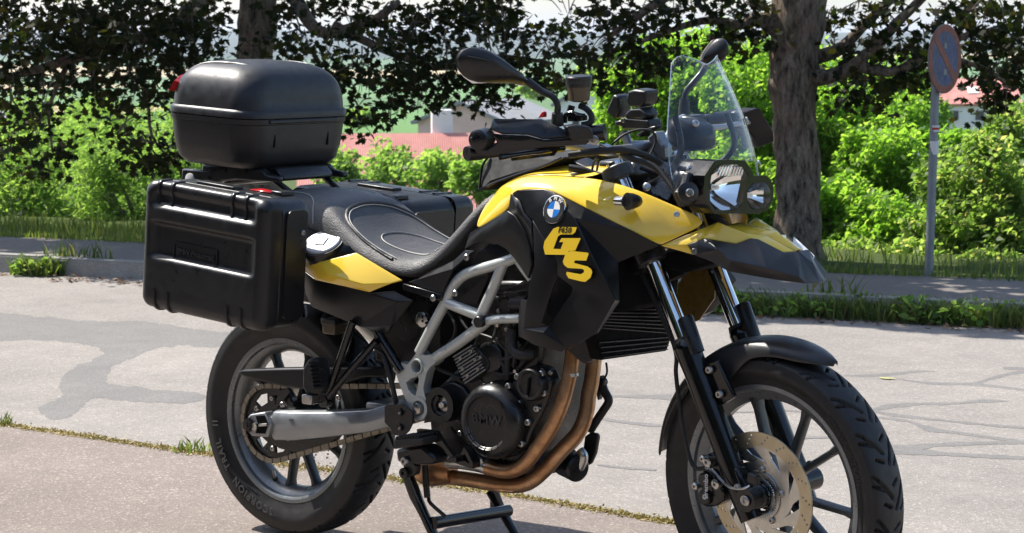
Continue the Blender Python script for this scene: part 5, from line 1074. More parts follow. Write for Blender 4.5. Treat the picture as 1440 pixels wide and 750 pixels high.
for dx in (0, .008): seam([(.622+dx, -.132), (.612+dx, -.112), (.606+dx, -.06), (.604+dx, 0), (.606+dx, .06), (.612+dx, .112)], .0016, 6, .0025)
me = text_mesh('Wunderlich', .030, .0004, bold=.0002)
map_mesh(me, lambda x, y, z: (.110+x, -.1515-(.014-y)*.28, .934+y*.92-x*.06)); fix(me); link('lettering', me, M['white_mark'], SEAT)
me = poly_mesh([circ2(.012, 24), circ2(.0085, 24)], .001); map_mesh(me, lambda x, y, z: (.018+x, -.1435-(.014-y)*.28, .940+y)); link('emblem_ring', me, M['white_mark'], SEAT)

# ---------------------------------------------------------------- tail body: filler neck, yellow side cover, lower covers
fc = L(453, 341, -.195); fax = Vector((.10, -.50, .86)).normalized()
FN = lathe('filler_neck', [(-.040, .058), (-.010, .0585), (-.002, .057), (-.002, .030)], fc, M['plastic'], B, axis=fax, seg=44)
FC = lathe('fuel_cap', [(-.012, .051), (.001, .051), (.004, .048), (.004, .042), (.002, .041), (.003, .040), (.0035, .002)], fc, M['cap_silver'], FN, axis=fax, seg=48)
fa_, fxx, fyy = frame_of(fax)
for (dx, w, h) in ((.000, .034, .013),):
    q = [fc+fax*.0042+fxx*a*w/2+fyy*b_*h for a, b_ in ((-1, -1), (1, -1), (1, 1), (-1, 1))]; m = MB(); m.prism(q, fax*.0022); m.build('cap_flap', M['steel'], FN, bevel=.001)
mk('deck_panel', [L(426, 303, -.15), L(484, 337, -.165), L(500, 356, -.185), L(440, 364, -.215), L(418, 366, -.20), L(415, 320, -.16)], [(0, 1, 2, 3, 4, 5)], M['satin_black'], B, solid=.01)
yv = {'a': cD(62, 398, -.225), 'b': cD(150, 426, -.228), 'c': cD(290, 390, -.205), 'd': cD(478, 502, -.190), 'e': cD(430, 515, -.205), 'f': cD(345, 552, -.215), 'g': cD(250, 530, -.226), 'h': cD(125, 502, -.226), 'i': cD(66, 448, -.215), 'j': cD(175, 480, -.238), 'k': cD(320, 520, -.226)}
ks = list(yv); ix = {k: i for i, k in enumerate(ks)}
fcs = ['abji', 'ijh', 'bckj', 'cdek', 'ekf', 'jkfg', 'jgh']
mk('tail_cover', [yv[k] for k in ks], [tuple(ix[c_] for c_ in f) for f in fcs], M['yellow'], B, sm=12, solid=.006, bevel=.0025, mirror=True, label='yellow side cover under the seat')
lv = [cD(70, 460, -.205), cD(130, 505, -.215), cD(250, 533, -.216), cD(345, 556, -.206), cD(440, 545, -.195), cD(455, 590, -.205), cD(520, 585, -.19), cD(450, 680, -.19), cD(420, 722, -.18), cD(300, 690, -.19), cD(110, 612, -.19), cD(85, 560, -.19), cD(430, 690, -.2)]
mk('lower_tail_cover', lv, [(0, 1, 11), (1, 10, 11), (1, 2, 9, 10), (2, 3, 5, 9), (3, 4, 5), (4, 6, 5), (5, 12, 9), (5, 6, 7), (5, 7, 12), (12, 7, 8), (9, 12, 8)], M['satin_black'], B, sm=10, solid=.008, bevel=.002, mirror=True)
MB().box((.26, 0, .755), (.52, .28, .10)).build('tail_core', M['dark_void'], B, bevel=.02)
MB().box((.50, 0, .66), (.26, .20, .28)).build('dark_filler', M['engine_black'], B, bevel=.02)  # dark block added to close the see-through gap behind the lower covers
MB().prism([(-.10, -.06, .90), (.0, -.06, .78), (.30, -.06, .66), (.42, -.06, .70), (.30, -.06, .86)], (0, .12, 0)).build('inner_mudguard', M['plastic'], B, bevel=.02)
sv = [cD(508, 512, -.178), cD(645, 560, -.180), cD(655, 530, -.182), cD(690, 460, -.185), cD(775, 385, -.180), cD(740, 382, -.165), cD(690, 425, -.165), cD(600, 468, -.170), cD(545, 500, -.175)]
mk('side_cover', sv, [(0, 1, 2, 3, 4, 5, 6, 7, 8)], M['satin_black'], B, sm=0, solid=.006, bevel=.0015, mirror=True)
mk('side_cover', [cD(658, 555, -.176), cD(700, 590, -.172), cD(775, 612, -.165), cD(830, 480, -.165), cD(815, 472, -.168), cD(700, 505, -.172)], [(0, 1, 2, 3, 4, 5)], M['satin_black'], B, sm=0, solid=.006, bevel=.0015, mirror=True)
mk('side_cover', [cD(765, 445, -.18), cD(785, 385, -.18), cD(830, 355, -.175), cD(885, 362, -.175), cD(915, 385, -.175), cD(880, 410, -.178)], [(0, 1, 2, 3, 4, 5)], M['satin_black'], B, sm=0, solid=.006, bevel=.002, mirror=True)
pr_ = [cD(478, 515, -.186), cD(640, 560, -.186), cD(635, 588, -.186), cD(600, 580, -.186), cD(480, 545, -.186)]
prism('subframe_rail', pr_, (0, .02, 0), M['gloss_black'], B, bevel=.003)
for q in ((740, 410), (694, 556), (605, 575)): bolt(cD(*q, -.19), .0085, B)

# ---------------------------------------------------------------- tank cover and shrouds
Acol = [(664, 328, -.150), (695, 309, -.185), (717, 295, -.205), (719, 274, -.212), (727, 267, -.215), (763, 265.5, -.218), (778, 269, -.218), (815, 289, -.218), (864, 313.5, -.218), (889, 326, -.206), (927, 346, -.164)]
Bcol = [(686, 280, -.115), (697, 266, -.150), (708, 258, -.165), (722, 252, -.170), (741, 246, -.170), (772, 245, -.165), (800, 247, -.160), (836, 249, -.155), (868, 256, -.155), (905, 268, -.140), (948, 288, -.118)]
rows = [[], [], []]
for k, (a_, b_) in enumerate(zip(Acol, Bcol)):
    a3, b3 = L(*a_), L(*b_); mid = (a3+b3)/2; mid.y -= .010 if k < 8 else .004; rows[0].append(a3); rows[1].append(mid); rows[2].append(b3)
seamA, seamB = L(929, 344.5, -.160), L(1006, 311, -.086)
rows[0].append(seamA); rows[1].append((seamA+seamB)/2+Vector((0, -.004, 0))); rows[2].append(seamB)
nC = 8
sheet('tank_cover', rows, M['yellow'], B, subd=2, solid=.005, sm=50, label='yellow tank side cover'); sheet('tank_cover', [[(p[0], -p[1], p[2]) for p in r] for r in rows], M['yellow'], B, subd=2, solid=.005, sm=50)
crown = []
for k in range(nC):
    b3 = rows[2][k]; crown.append([Vector((b3.x, b3.y+.001, b3.z-.001)), Vector((b3.x, b3.y*.62, b3.z+.018)), Vector((b3.x, 0, b3.z+.024)), Vector((b3.x, -b3.y*.62, b3.z+.018)), Vector((b3.x, -b3.y-.001, b3.z-.001))])
sheet('tank_top', crown, M['yellow'], B, subd=2, sm=50, solid=.004)
V = {'a': (720, 272, -.214), 'b': (727, 267.5, -.218), 'c': (763, 266, -.221), 'd': (777, 269, -.221), 'e': (807.7, 306.4, -.252), 'f': (831, 356.5, -.264), 'g': (865, 422, -.262), 'h': (839.5, 467, -.252), 'i': (797, 490, -.246), 'j': (790, 495.5, -.246), 'k': (752, 486, -.250), 'l': (733, 475, -.248),
     'm': (736, 462.5, -.256), 'n': (764, 468, -.262), 'o': (771, 459, -.254), 'p': (782, 445, -.254), 'q': (793, 428, -.256), 'r': (804, 413, -.258), 's': (805, 404, -.258), 't': (784, 388, -.262), 'u': (783, 373, -.264), 'v': (779.5, 357, -.262), 'w': (759, 327, -.252), 'x': (748.7, 309.5, -.240), 'y': (738, 299, -.232), 'z': (732, 282, -.224),
     'A': (771, 422, -.264), 'B': (760.5, 454, -.262), 'C': (741, 422, -.262), 'D': (745.6, 394, -.262), 'E': (751, 377, -.260), 'F': (751.5, 360.7, -.256), 'G': (749.6, 334.5, -.248), 'H': (889, 325.6, -.210), 'I': (927, 346, -.166), 'J': (869.6, 369, -.205), 'K': (871.5, 424, -.222), 'L': (815, 289, -.222), 'N': (728.5, 445, -.236), 'O': (729, 474, -.232), 'P': (732, 422, -.24),
     'Q': (768, 340, -.238), 'R': (784, 372, -.238), 'S': (842, 468, -.23), 'T': (799, 493, -.225)}
ks = list(V); ix = {k: i for i, k in enumerate(ks)}; VV = [L(*V[k]) for k in ks]
def body(name, faces, mat, **k):
    used = sorted({c_ for f in faces for c_ in f}, key=ks.index); loc = {c_: i for i, c_ in enumerate(used)}
    return mk(name, [VV[ix[c_]] for c_ in used], [tuple(loc[c_] for c_ in f) for f in faces], mat, B, **k)
body('tank_shroud', ['abcz', 'czyx', 'cdex', 'dLe', 'LHe', 'exw', 'ewvf', 'fvu', 'futs', 'fsg', 'gsr', 'grqh', 'hqp', 'hpoi', 'ijkn', 'ion', 'klmn', 'eHIJ', 'eJf', 'fJKg', 'gKSh', 'hSTi'], M['satin_black'], sm=26, solid=.006, bevel=.0016, mirror=True, label='matte black side shroud with model lettering')
body('shroud_fin', ['xwG', 'GwvF', 'FvuE', 'EutD', 'DtAC', 'CABm', 'CmlN', 'CNP', 'NlO'], M['satin_black'], sm=20, solid=.006, bevel=.002, mirror=True)
body('shroud_ledge', ['mBon'], M['satin_black'], sm=0, solid=.004, mirror=True)
MB().prism([L(*q) for q in ((755, 318, -.20), (786, 365, -.20), (810, 405, -.20), (796, 445, -.20), (768, 470, -.20), (742, 465, -.20), (750, 400, -.20))], (0, .012, 0)).build('shroud_inner', M['plastic'], B)
arm = [(664, 328.5, -.150), (690, 312.5, -.180), (717, 296, -.204), (727, 303, -.214), (741, 325, -.222), (749, 348, -.226), (751, 372, -.228), (746, 392, -.222), (736, 376, -.205), (725, 361, -.196), (715, 350, -.19), (703, 343, -.185), (688, 340, -.178), (672, 343, -.166), (657, 351, -.152)]
mk('tank_arm', [L(*q) for q in arm], [(0, 1, 13, 14), (1, 2, 12, 13), (2, 3, 11, 12), (3, 4, 10, 11), (4, 5, 9, 10), (5, 6, 8, 9), (6, 7, 8)], M['satin_black'], B, sm=40, solid=.008, bevel=.002, mirror=True)
mk('arm_reveal', [L(*q) for q in ((720, 273, -.213), (717, 296, -.204), (727, 303, -.214), (741, 325, -.222), (749, 348, -.226), (751, 362, -.228), (750, 335, -.246), (748.5, 310, -.239), (738, 299, -.231), (732, 282, -.223))], [(0, 1, 2, 9), (9, 2, 8), (8, 2, 3, 7), (7, 3, 4, 6), (6, 4, 5)], M['satin_black'], B, sm=40, solid=.004, mirror=True)
MB().prism([(.80, -.13, .95), (.95, -.15, 1.02), (1.15, -.15, 1.03), (1.20, -.14, .90), (1.20, -.14, .72), (1.0, -.13, .80), (.80, -.12, .84)], (0, .26, 0)).build('tank_core', M['dark_void'], B, bevel=.02)
MB().prism([L(x, y, -.10) for x, y in ((838, 300), (905, 310), (925, 345), (915, 372), (860, 400), (838, 390))], (0, .20, 0)).build('steering_head', M['dark_void'], B, bevel=.02)
# emblem and model letters on the shroud
def on_plane(p0, p1, p2, lift=.0015):
    P0, P1, P2 = [L(*q) for q in (p0, p1, p2)]; nn = (P1-P0).cross(P2-P0).normalized()
    if nn.y > 0: nn = -nn
    def f(x, y, h=0):
        d = ray(x, y); t = (P0-CAM).dot(nn)/d.dot(nn); return CAM + d*t + nn*(lift+h)
    return f, nn
fe, ne = on_plane((763, 266, -.221), (807.7, 306.4, -.252), (748.7, 309.5, -.240))
ec = fe(780.3, 295); ea, ex_, ey_ = frame_of(ne)
zz = Vector((0, 0, 1)); ey_ = (zz-ne*zz.dot(ne)).normalized(); ex_ = ey_.cross(ne)
if ex_.x < 0: ex_ = -ex_
EM = lathe('emblem', [(-.003, .0345), (.0015, .0345), (.0022, .0330), (.0022, .001)], ec, M['chrome'], B, axis=ne, seg=48, label='round blue and white emblem on the tank shroud')
lathe('emblem_ring', [(.0022, .0325), (.0030, .0322), (.0030, .0205), (.0022, .0203)], ec, M['black_mark'], EM, axis=ne, seg=48, closed=True)
for k in range(4):
    pts = [ec+ne*.0023]+[ec+ne*.0023+ex_*.020*math.cos(math.pi/2*(k+t/8))+ey_*.020*math.sin(math.pi/2*(k+t/8)) for t in range(9)]
    prism('emblem_quarter', pts, ne*.0008, M['blue_mark'] if k % 2 else M['white_plastic'], EM)
for ch, a in (('B', rad(128)), ('M', rad(90)), ('W', rad(52))):
    me = text_mesh(ch, .0135, .0003, bold=.0004)
    d = ex_*math.cos(a)+ey_*math.sin(a); t = ex_*math.sin(a)-ey_*math.cos(a)
    map_mesh(me, lambda x, y, z: ec+d*(.0263+y)+t*x+ne*(.0033+z)); link('emblem_letter', me, M['white_plastic'], EM)
fg, ng = on_plane((759, 327, -.252), (831, 356.5, -.264), (807.7, 306.4, -.252), .0022)
gq = lambda pts: [fg(660+x/5.357, 230+y/5.357) for x, y in pts]
cg = lambda x, y: (640+x/2.678, 220+y/2.678)
def sticker(name, outline, mat, h=0, conv=cg, parent=B):
    P = [fg(*conv(x, y), h) for x, y in outline]; o0 = P[0]
    ux = (P[len(P)//3]-o0).normalized(); uy = ng.cross(ux)
    me = poly_mesh([[((p-o0).dot(ux), (p-o0).dot(uy)) for p in P]], .001)
    map_mesh(me, lambda x, y, z: o0+ux*x+uy*y+ng*z); fix(me); return link(name, me, mat, parent)
cw = lambda x, y: (780+x/4.6875, 220+y/4.6875)
GL = sticker('model_letter', [(-20, 500), (-4, 478), (24, 466), (150, 468), (140, 500), (120, 516), (44, 516), (26, 528), (-4, 610), (44, 612), (62, 566), (34, 566), (50, 540), (176, 540), (140, 622), (96, 624), (82, 650), (-58, 648), (-70, 600), (-62, 560)], M['yellow_flat'], conv=cw, parent=B)
cz = lambda x, y: (720+x/4.6875, 360+y/4.6875)
sl_ = [(112, 624), (222, 636), (228, 644), (212, 688), (142, 686), (132, 694), (134, 704), (218, 726), (244, 744), (252, 764), (240, 800), (206, 828), (176, 824), (96, 804), (80, 776), (84, 762), (176, 778), (196, 766), (200, 752), (186, 742), (90, 736), (66, 716), (58, 694), (74, 650), (94, 630)]
SLt = sticker('model_letter', sl_, M['yellow_flat'], conv=cw, parent=B)
me = text_mesh('F650', .0185, .0003, shear=.25, bold=.0004, spacing=1.1)
o0 = fg(cw(70, 488)[0], cw(70, 488)[1], .0006); ux = (fg(cw(118, 490)[0], cw(118, 490)[1], .0006)-o0).normalized(); uy = ng.cross(ux)
if uy.z < 0: uy = -uy
map_mesh(me, lambda x, y, z: o0+ux*x+uy*y+ng*(z+.0004)); link('model_number', me, M['black_mark'], GL)
# tank bag behind the bars: a dark wedge with a bound edge
cH4 = crop(660, 150, 5.356)
tb = [(70, 625, -.135), (95, 450, -.125), (150, 372, -.115), (420, 350, -.115), (640, 375, -.13), (700, 385, -.135), (560, 450, -.15), (350, 520, -.155), (180, 580, -.15), (110, 640, -.14)]
TBv = [cH4(*q) for q in tb]; n_ = len(TBv); TBv2 = [Vector((p.x, -p.y, p.z)) for p in TBv]
mk('tank_bag', TBv+TBv2, [tuple(range(n_)), tuple(range(2*n_-1, n_-1, -1))]+[(i, i+n_, (i+1) % n_+n_, (i+1) % n_) for i in range(n_)], M['fabric'], B, sm=30, bevel=.012, seg=3, label='low black tank bag with piped edge')
tube('bag_piping', [cH4(75, 630, -.142), cH4(180, 578, -.156), cH4(350, 517, -.161), cH4(560, 447, -.156), cH4(700, 383, -.140)], .0035, M['gloss_black'], B, 8, 6)
tube('bag_piping', [cH4(75, 625, -.138), cH4(98, 450, -.128), cH4(152, 372, -.118)], .003, M['gloss_black'], B, 8, 6)
# ---------------------------------------------------------------- front end (built straight, then turned with the bars)
def FK(f, y, u): return ST(AX0 + FWD*f + UPA*u + Vector((0, y, 0)))
def stp(pts): return [ST(p) for p in pts]
for s in (-1, 1):
    tube('stanchion', [FK(.034, s*.1, .36), FK(.034, s*.1, .86)], .0215, M['chrome'], B, 28, 1)
    LG = tube('fork_leg', [FK(.036, s*.1, .400), FK(.036, s*.1, .385), FK(.036, s*.1, .36), FK(.036, s*.1, .30), FK(.033, s*.1, .12), FK(.030, s*.1, .02), FK(.030, s*.1, -.045)], [.026, .032, .031, .030, .029, .029, .027], M['gloss_black'], B, 24, 4)
    tube('dust_seal', [FK(.034, s*.1, .392), FK(.034, s*.1, .408)], [.0285, .025], M['rubber'], LG, 24, 1)
    tube('fork_guard', [FK(.062, s*.103, .36), FK(.068, s*.103, .445), FK(.068, s*.103, .450)], [.019, .019, .016], M['plastic'], LG, 18, 1)
    tube('axle_clamp', [FK(.057, s*.072, 0), FK(.057, s*.128, 0)], [.030, .028], M['gloss_black'], LG, 22, 1)
    MB().box(FK(.045, s*.1, .045), (.035, .04, .07), (SROT @ Matrix.Rotation(-RAKE, 3, 'Y'))).build('axle_boss', M['gloss_black'], LG, bevel=.008)
    m = MB(); m.prism([FK(.05, s*.082, .335), FK(.105, s*.080, .325), FK(.112, s*.080, .230), FK(.05, s*.082, .225)], SROT @ Vector((0, s*.014, 0))); m.build('mudguard_bracket', M['gloss_black'], LG, bevel=.004)
    for (f, u) in ((.078, .312), (.080, .250)): bolt(FK(f, s*.098, u), .010, LG, SROT @ Vector((0, s, 0)), .010)
    bolt(FK(.055, s*.130, .035), .008, LG, SROT @ Vector((0, s, 0)), .008); bolt(FK(.062, s*.130, -.002), .012, LG, SROT @ Vector((0, s, 0)), .006)
tube('front_axle', [FK(.057, -.13, 0), FK(.057, .13, 0)], .012, M['steel'], B, 16, 1)
bolt(FK(-.004, -.070, .30), .009, B, SROT @ Vector((-.3, -1, 0)))
# triple clamps
for (u, hh) in ((.815, .034), (.60, .04)):
    v_, f_ = prism_geo([FK(.034+.042*math.cos(a), -.1+.042*math.sin(a), u) for a in np.linspace(math.pi*.5, math.pi*1.5, 9)] + [FK(-.03, 0, u)] + [], (0, 0, 0)) if False else (None, None)
    out = [(.034+.040*math.cos(a), -.100+.040*math.sin(a)) for a in np.linspace(rad(150), rad(360), 12)]+[(.05, -.05), (.05, .05)]+[(.034+.040*math.cos(a), .100+.040*math.sin(a)) for a in np.linspace(0, rad(210), 12)]+[(-.035, .04), (-.035, -.04)]
    V_ = [FK(a, b, u) for a, b in out]+[FK(a, b, u+hh) for a, b in out]; n_ = len(out)
    tc = mk('fork_clamp', V_, [tuple(range(n_-1, -1, -1)), tuple(range(n_, 2*n_))]+[(i, (i+1) % n_, n_+(i+1) % n_, n_+i) for i in range(n_)], M['clamp_grey'] if u > .7 else M['engine_black'], B, bevel=.004, sm=30)
    for s in (-1, 1):
        bolt(FK(.078, s*.092, u+.018), .008, tc, SROT @ (FWD*.8+Vector((0, -s*.6, 0))), .006)
tube('stem', [FK(0, 0, .56), FK(0, 0, .86)], .024, M['engine_black'], B, 18, 1)
# mudguard
def mud_rows():
    rows = []
    for a in np.linspace(61, 172, 30):
        t = (a-61)/111; A = rad(a); rows_r = []
        w = float(np.interp(a, [61, 66, 75, 90, 105, 120, 150, 172], [.008, .036, .054, .063, .068, .070, .070, .066]))
        rc = float(np.interp(a, [61, 75, 90, 105, 130, 150, 172], [.372, .368, .366, .363, .355, .352, .350]))
        edge = float(np.interp(a, [61, 66, 72, 85, 95, 103, 110, 116, 122, 130, 172], [.362, .350, .338, .330, .320, .290, .268, .270, .300, .315, .322]))
        for k, yy in enumerate(np.linspace(-1, 1, 15)):
            q = abs(yy)
            if q > .80: r = float(np.interp(q, [.80, .86, 1.0], [rc-.014, (rc-.014)*.65+edge*.35, edge])); y = w*(.93+.35*(q-.80))*math.copysign(1, yy)
            else: r = rc-.014*(q/.80)**2.2; y = w*yy*1.16
            rows_r.append(ST((WB+r*math.cos(A), y, ZF+r*math.sin(A))))
        rows.append(rows_r)
    return rows
sheet('front_mudguard', mud_rows(), M['trim_plastic'], B, solid=.004, sm=60, subd=1, label='black front mudguard hugging the tyre')
# caliper, hose, sensor wire
cpl = MB(); R_ = SROT @ Matrix.Rotation(rad(8), 3, 'Y')
cc = UST(LS(992, 680, -.10))
cal = [sN6(x, y, -.112) for x, y in ((365, 300), (385, 262), (440, 255), (470, 285), (470, 350), (520, 380), (545, 430), (540, 500), (480, 540), (400, 552), (368, 510), (358, 450))]
CAL = mk('brake_caliper', *prism_geo(cal, SROT @ Vector((0, .075, 0))), M['gloss_black'], B, bevel=.006, label='black front brake caliper')
for q, r_ in (((400, 330), .017), ((400, 470), .0185)): lathe('piston_cover', [(-.01, r_), (.006, r_), (.010, r_*.8)], sN6(*q, -.113), M['plastic'], CAL, axis=SROT @ Vector((0, -1, 0)), seg=24)
me = text_mesh('brembo', .019, .0003, bold=.0005); o0 = sN6(404, 385, -.1245); ux = (sN6(404, 330, -.1245)-o0).normalized(); uy = (sN6(390, 385, -.1245)-o0).normalized()
map_mesh(me, lambda x, y, z: o0+ux*x+uy*y+(SROT @ Vector((0, -1, 0)))*z); link('lettering', me, M['white_mark'], CAL)
me = poly_mesh([circ2(.0065, 20), circ2(.003, 16)], .0006); o1 = sN6(393, 466, -.1245); map_mesh(me, lambda x, y, z: o1+ux*x+uy*y+(SROT @ Vector((0, -1, 0)))*z); link('lettering', me, M['white_mark'], CAL)
for q, r_ in (((430, 190), .013), ((495, 362), .012), ((335, 378), .009), ((395, 165), .009)): lathe('caliper_bolt', [(-.012, r_*.8), (0, r_), (.010, r_), (.012, r_*.7), (.012, r_*.4), (.006, r_*.35)], sN6(*q, -.115), M['steel'], CAL, axis=SROT @ Vector((0, -1, 0)), seg=12)
prism('caliper_mount', [sN6(x, y, -.10) for x, y in ((370, 150), (450, 120), (560, 250), (620, 300), (600, 420), (500, 380), (440, 250))], SROT @ Vector((0, .02, 0)), M['gloss_black'], CAL, bevel=.004)
m = MB(); m.tube([FK(-.03, -.085, .60), sN5(150, 20, -.10), sN5(170, 260, -.115), sN5(205, 560, -.12), sN6(245, 20, -.12), sN6(285, 180, -.12), sN6(330, 245, -.12), sN6(400, 240, -.125)], .0052, 8, 6)
m.build('brake_line', M['rubber'], B, sm=60)
tube('wheel_sensor_wire', [sN6(400, 240, -.135), sN6(455, 258, -.138), sN6(510, 320, -.138), sN6(590, 390, -.138), sN6(690, 402, -.138), sN6(745, 378, -.130)], .0030, M['steel'], B, 8, 6)
MB().box(sN7(110, 325, -.13), (.03, .016, .026), R_).build('wheel_sensor', M['plastic'], B, bevel=.005)

# ---------------------------------------------------------------- beak
BK = {'a': (155, 295, -.156), 'b': (405, 366, -.130), 'c': (355, 290, -.136), 'd': (480, 240, -.118), 'e': (720, 281, -.088), 'f': (830, 240, -.066), 'g': (585, 119, -.084), 'h': (800, 208, -.066), 'i': (885, 246, -.062), 'j': (1080, 345, -.040), 'k': (650, 146, -.050), 'l': (960, 228, -.028), 'm': (1160, 337, -.018), 'n': (1010, 232, .0),
      'o': (330, 222, -.124)}
def bk(c_): return cB2(*BK[c_])
kk = list(BK); bi = {k: i for i, k in enumerate(kk)}
bf = ['acb', 'aodc', 'ogd', 'ghd', 'hed', 'hfe', 'gkh', 'khfi'[:0] or 'klh', 'hlif'[:0] or 'hlf', 'lif', 'lmji'[:0] or 'lji', 'lmj']
BEAK = mk('beak', [bk(k) for k in kk], [tuple(bi[c_] for c_ in f) for f in bf], M['yellow'], B, sm=14, solid=.004, bevel=.0015, mirror=True, label='yellow beak over the front wheel')
k_, l_, m_ = bk('k'), bk('l'), bk('m')
mk('beak_spine', [k_, l_, m_, Vector((m_.x, -m_.y, m_.z)), Vector((l_.x, -l_.y, l_.z)), Vector((k_.x, -k_.y, k_.z)), Vector((k_.x, 0, k_.z+.004)), Vector((l_.x+.005, 0, l_.z+.010)), Vector((m_.x, 0, m_.z+.004))], [(0, 1, 7, 6), (1, 2, 8, 7), (6, 7, 4, 5), (7, 8, 3, 4)], M['yellow'], B, sm=14, solid=.004)
TR = {'b': (405, 366, -.133), 'c': (353, 290, -.139), 'd': (480, 240, -.121), 'e': (720, 281, -.092), 'f': (830, 240, -.070), 'i': (885, 246, -.066), 'j': (1080, 346, -.044), 'p': (1185, 340, -.024), 'q': (1245, 582, -.044), 'r': (1195, 533, -.062), 's': (1000, 552, -.084), 't': (660, 492, -.116), 'u': (540, 420, -.124), 'v': (590, 325, -.140), 'w': (668, 405, -.148), 'x': (940, 462, -.108), 'y': (1300, 430, .0), 'z': (1345, 572, -.010), 'A': (1110, 370, -.046)}
kk = list(TR); bi = {k: i for i, k in enumerate(kk)}
tf = ['cdvb', 'bvu', 'uvwt', 'devw'[:0] or 'dev', 'evx'[:0] or 'ewv', 'efx', 'exw', 'fijx'[:0] or 'fix', 'ijAx'[:0] or 'ijx', 'jAx', 'Arx', 'wxst'[:0] or 'wxs', 'wst', 'xrs', 'rqs', 'jpA', 'pqrA'[:0] or 'pqr', 'prA', 'pyz', 'pzq']
TRM = mk('beak_trim', [cB2(*TR[k]) for k in kk], [tuple(bi[c_] for c_ in f) for f in tf], M['trim_plastic'], B, sm=20, solid=.004, bevel=.002, mirror=True, label='grey-black plastic beak edge')
p_, y_, z_ = cB2(*TR['p']), cB2(*TR['y']), cB2(*TR['z'])
mk('beak_nose', [p_+Vector((0, .001, .001)), y_, z_, Vector((z_.x, -z_.y, z_.z)), Vector((p_.x, -p_.y, p_.z))], [(0, 1, 2), (1, 3, 2), (1, 4, 3), (0, 4, 1)], M['trim_plastic'], B, sm=0, solid=.004)
wl = [cB2(1140, 300, .030), cB2(1150, 240, .062), cB2(1306, 384, .040), cB2(1297, 414, .024)]
mk('reflector', wl, [(0, 1, 2, 3)], M['white_plastic'], B, sm=0, solid=.005, bevel=.001, offset=1)
MB().prism([L(x, y, -.09) for x, y in ((915, 372), (930, 356), (985, 348), (1005, 356), (1000, 372), (960, 385))], (0, .12, 0)).build('beak_core', M['dark_void'], B, bevel=.01)
# inner panel between the fork legs, shade and reflected yellow put into its colour
mk('inner_panel', [L(x, y, .10) for x, y in ((975, 368), (1010, 372), (1006, 420), (985, 450), (965, 458), (952, 440), (955, 400))], [tuple(range(7))], M['shaded_gold'], B, sm=0, solid=.006)
# indicators
iv = cW(430, 296, -.225); 
IND = loft('indicator', [[iv+Vector((dx, dy*r_*1.15, dz*r_*.75)) for dy, dz in [(math.cos(2*math.pi*k/14), math.sin(2*math.pi*k/14)) for k in range(14)]] for dx, r_ in ((-.045, .003), (-.032, .012), (-.015, .019), (.008, .022), (.020, .021), (.024, .018))], M['lens'], B, sm=50)
lathe('indicator_bulb', [(-.012, .010), (.012, .012)], iv+Vector((.0, .0, 0)), M['chrome'], IND, axis=(1, 0, 0), seg=14)
tube('indicator_stalk', [cW(480, 298, -.222), cW(520, 296, -.205), cW(552, 296, -.185)], [.021, .018, .012], M['plastic'], B, 14, 4)
tube('indicator_stalk', [Vector((q.x, -q.y, q.z)) for q in (cW(480, 298, -.222), cW(520, 296, -.205), cW(552, 296, -.185))], [.021, .018, .012], M['plastic'], B, 14, 4)
bolt(cJ(287, 380, -.156), .0075, B, (.3, -1, .3), .004); bolt(cJ(365, 543, -.140), .0075, B, (.2, -1, .1), .006)
tube('lever_pin', [cW(465, 655, -.16), cW(570, 615, -.15)], .008, M['alu'], B, 10, 1)

# ---------------------------------------------------------------- headlight
HX = 1.462
cHL = lambda x, y, X=HX: LX(930+x/5.77, 190+y/5.77, X)
main = [(410, 300), (460, 247), (560, 238), (640, 242), (705, 318), (692, 400), (672, 490), (655, 560), (612, 604), (520, 612), (440, 608), (396, 545), (394, 430)]
small = [(700, 450), (738, 394), (790, 382), (850, 388), (884, 440), (880, 540), (832, 594), (780, 603), (730, 598), (697, 545)]
outl = [(352, 330), (430, 212), (470, 200), (680, 206), (735, 290), (745, 330), (850, 330), (890, 362), (912, 430), (905, 540), (850, 620), (780, 640), (640, 638), (430, 640), (372, 560), (345, 440)]
def ring_plate(name, outer, holes, X, t, mat, parent, bevel=.003):
    P = [[cHL(x, y, X) for x, y in q] for q in [outer]+holes]
    me = poly_mesh([[(p.y, p.z) for p in q] for q in P], t); map_mesh(me, lambda a, b, h: (X-t/2+h, a, b)); fix(me); smooth(me, 30); o = link(name, me, mat, parent)
    md = o.modifiers.new('edge', 'BEVEL'); md.width = bevel; md.limit_method = 'ANGLE'; md.angle_limit = rad(50); return o
HB = MB(); HB.prism([cHL(x, y, HX-.030)+Vector((-.026, 0, 0)) for x, y in outl], (-.07, 0, 0)); 
HOUS = ring_plate('headlight', outl, [main, small], HX, .058, M['gloss_black'], B)
HOUS['label'] = 'asymmetric twin headlight with large and small lens'
HB.build('headlight_housing', M['engine_black'], HOUS, bevel=.01)
def refl(pts, depth, name):
    P = [cHL(x, y, HX-.006) for x, y in pts]; c_ = sum(P, Vector())/len(P); rings_ = [P]
    for k in range(1, 15):
        t = k/14; rings_.append([c_+(p-c_)*math.sqrt(1-t*.985)+Vector((-depth*t, 0, 0)) for p in P])
    loft(name, rings_, M['reflector'], HOUS, sm=60, capends=False)
    lathe('bulb', [(0, .007), (.014, .0065), (.017, .004)], c_+Vector((-depth*.97, 0, 0)), M['facet_silver'], HOUS, axis=(1, 0, 0), seg=16)
    n_ = len(P); mk('headlight_lens', [p+Vector((.004, 0, 0)) for p in P]+[c_+(p-c_)*.6+Vector((.009, 0, 0)) for p in P]+[c_+Vector((.011, 0, 0))], [(i, (i+1) % n_, n_+(i+1) % n_, n_+i) for i in range(n_)]+[(n_+i, n_+(i+1) % n_, 2*n_) for i in range(n_)], M['lens'], HOUS, sm=60)
refl(main, .048, 'reflector'); refl(small, .036, 'reflector')
ml = [cHL(x, y, HX-.014) for x, y in main]
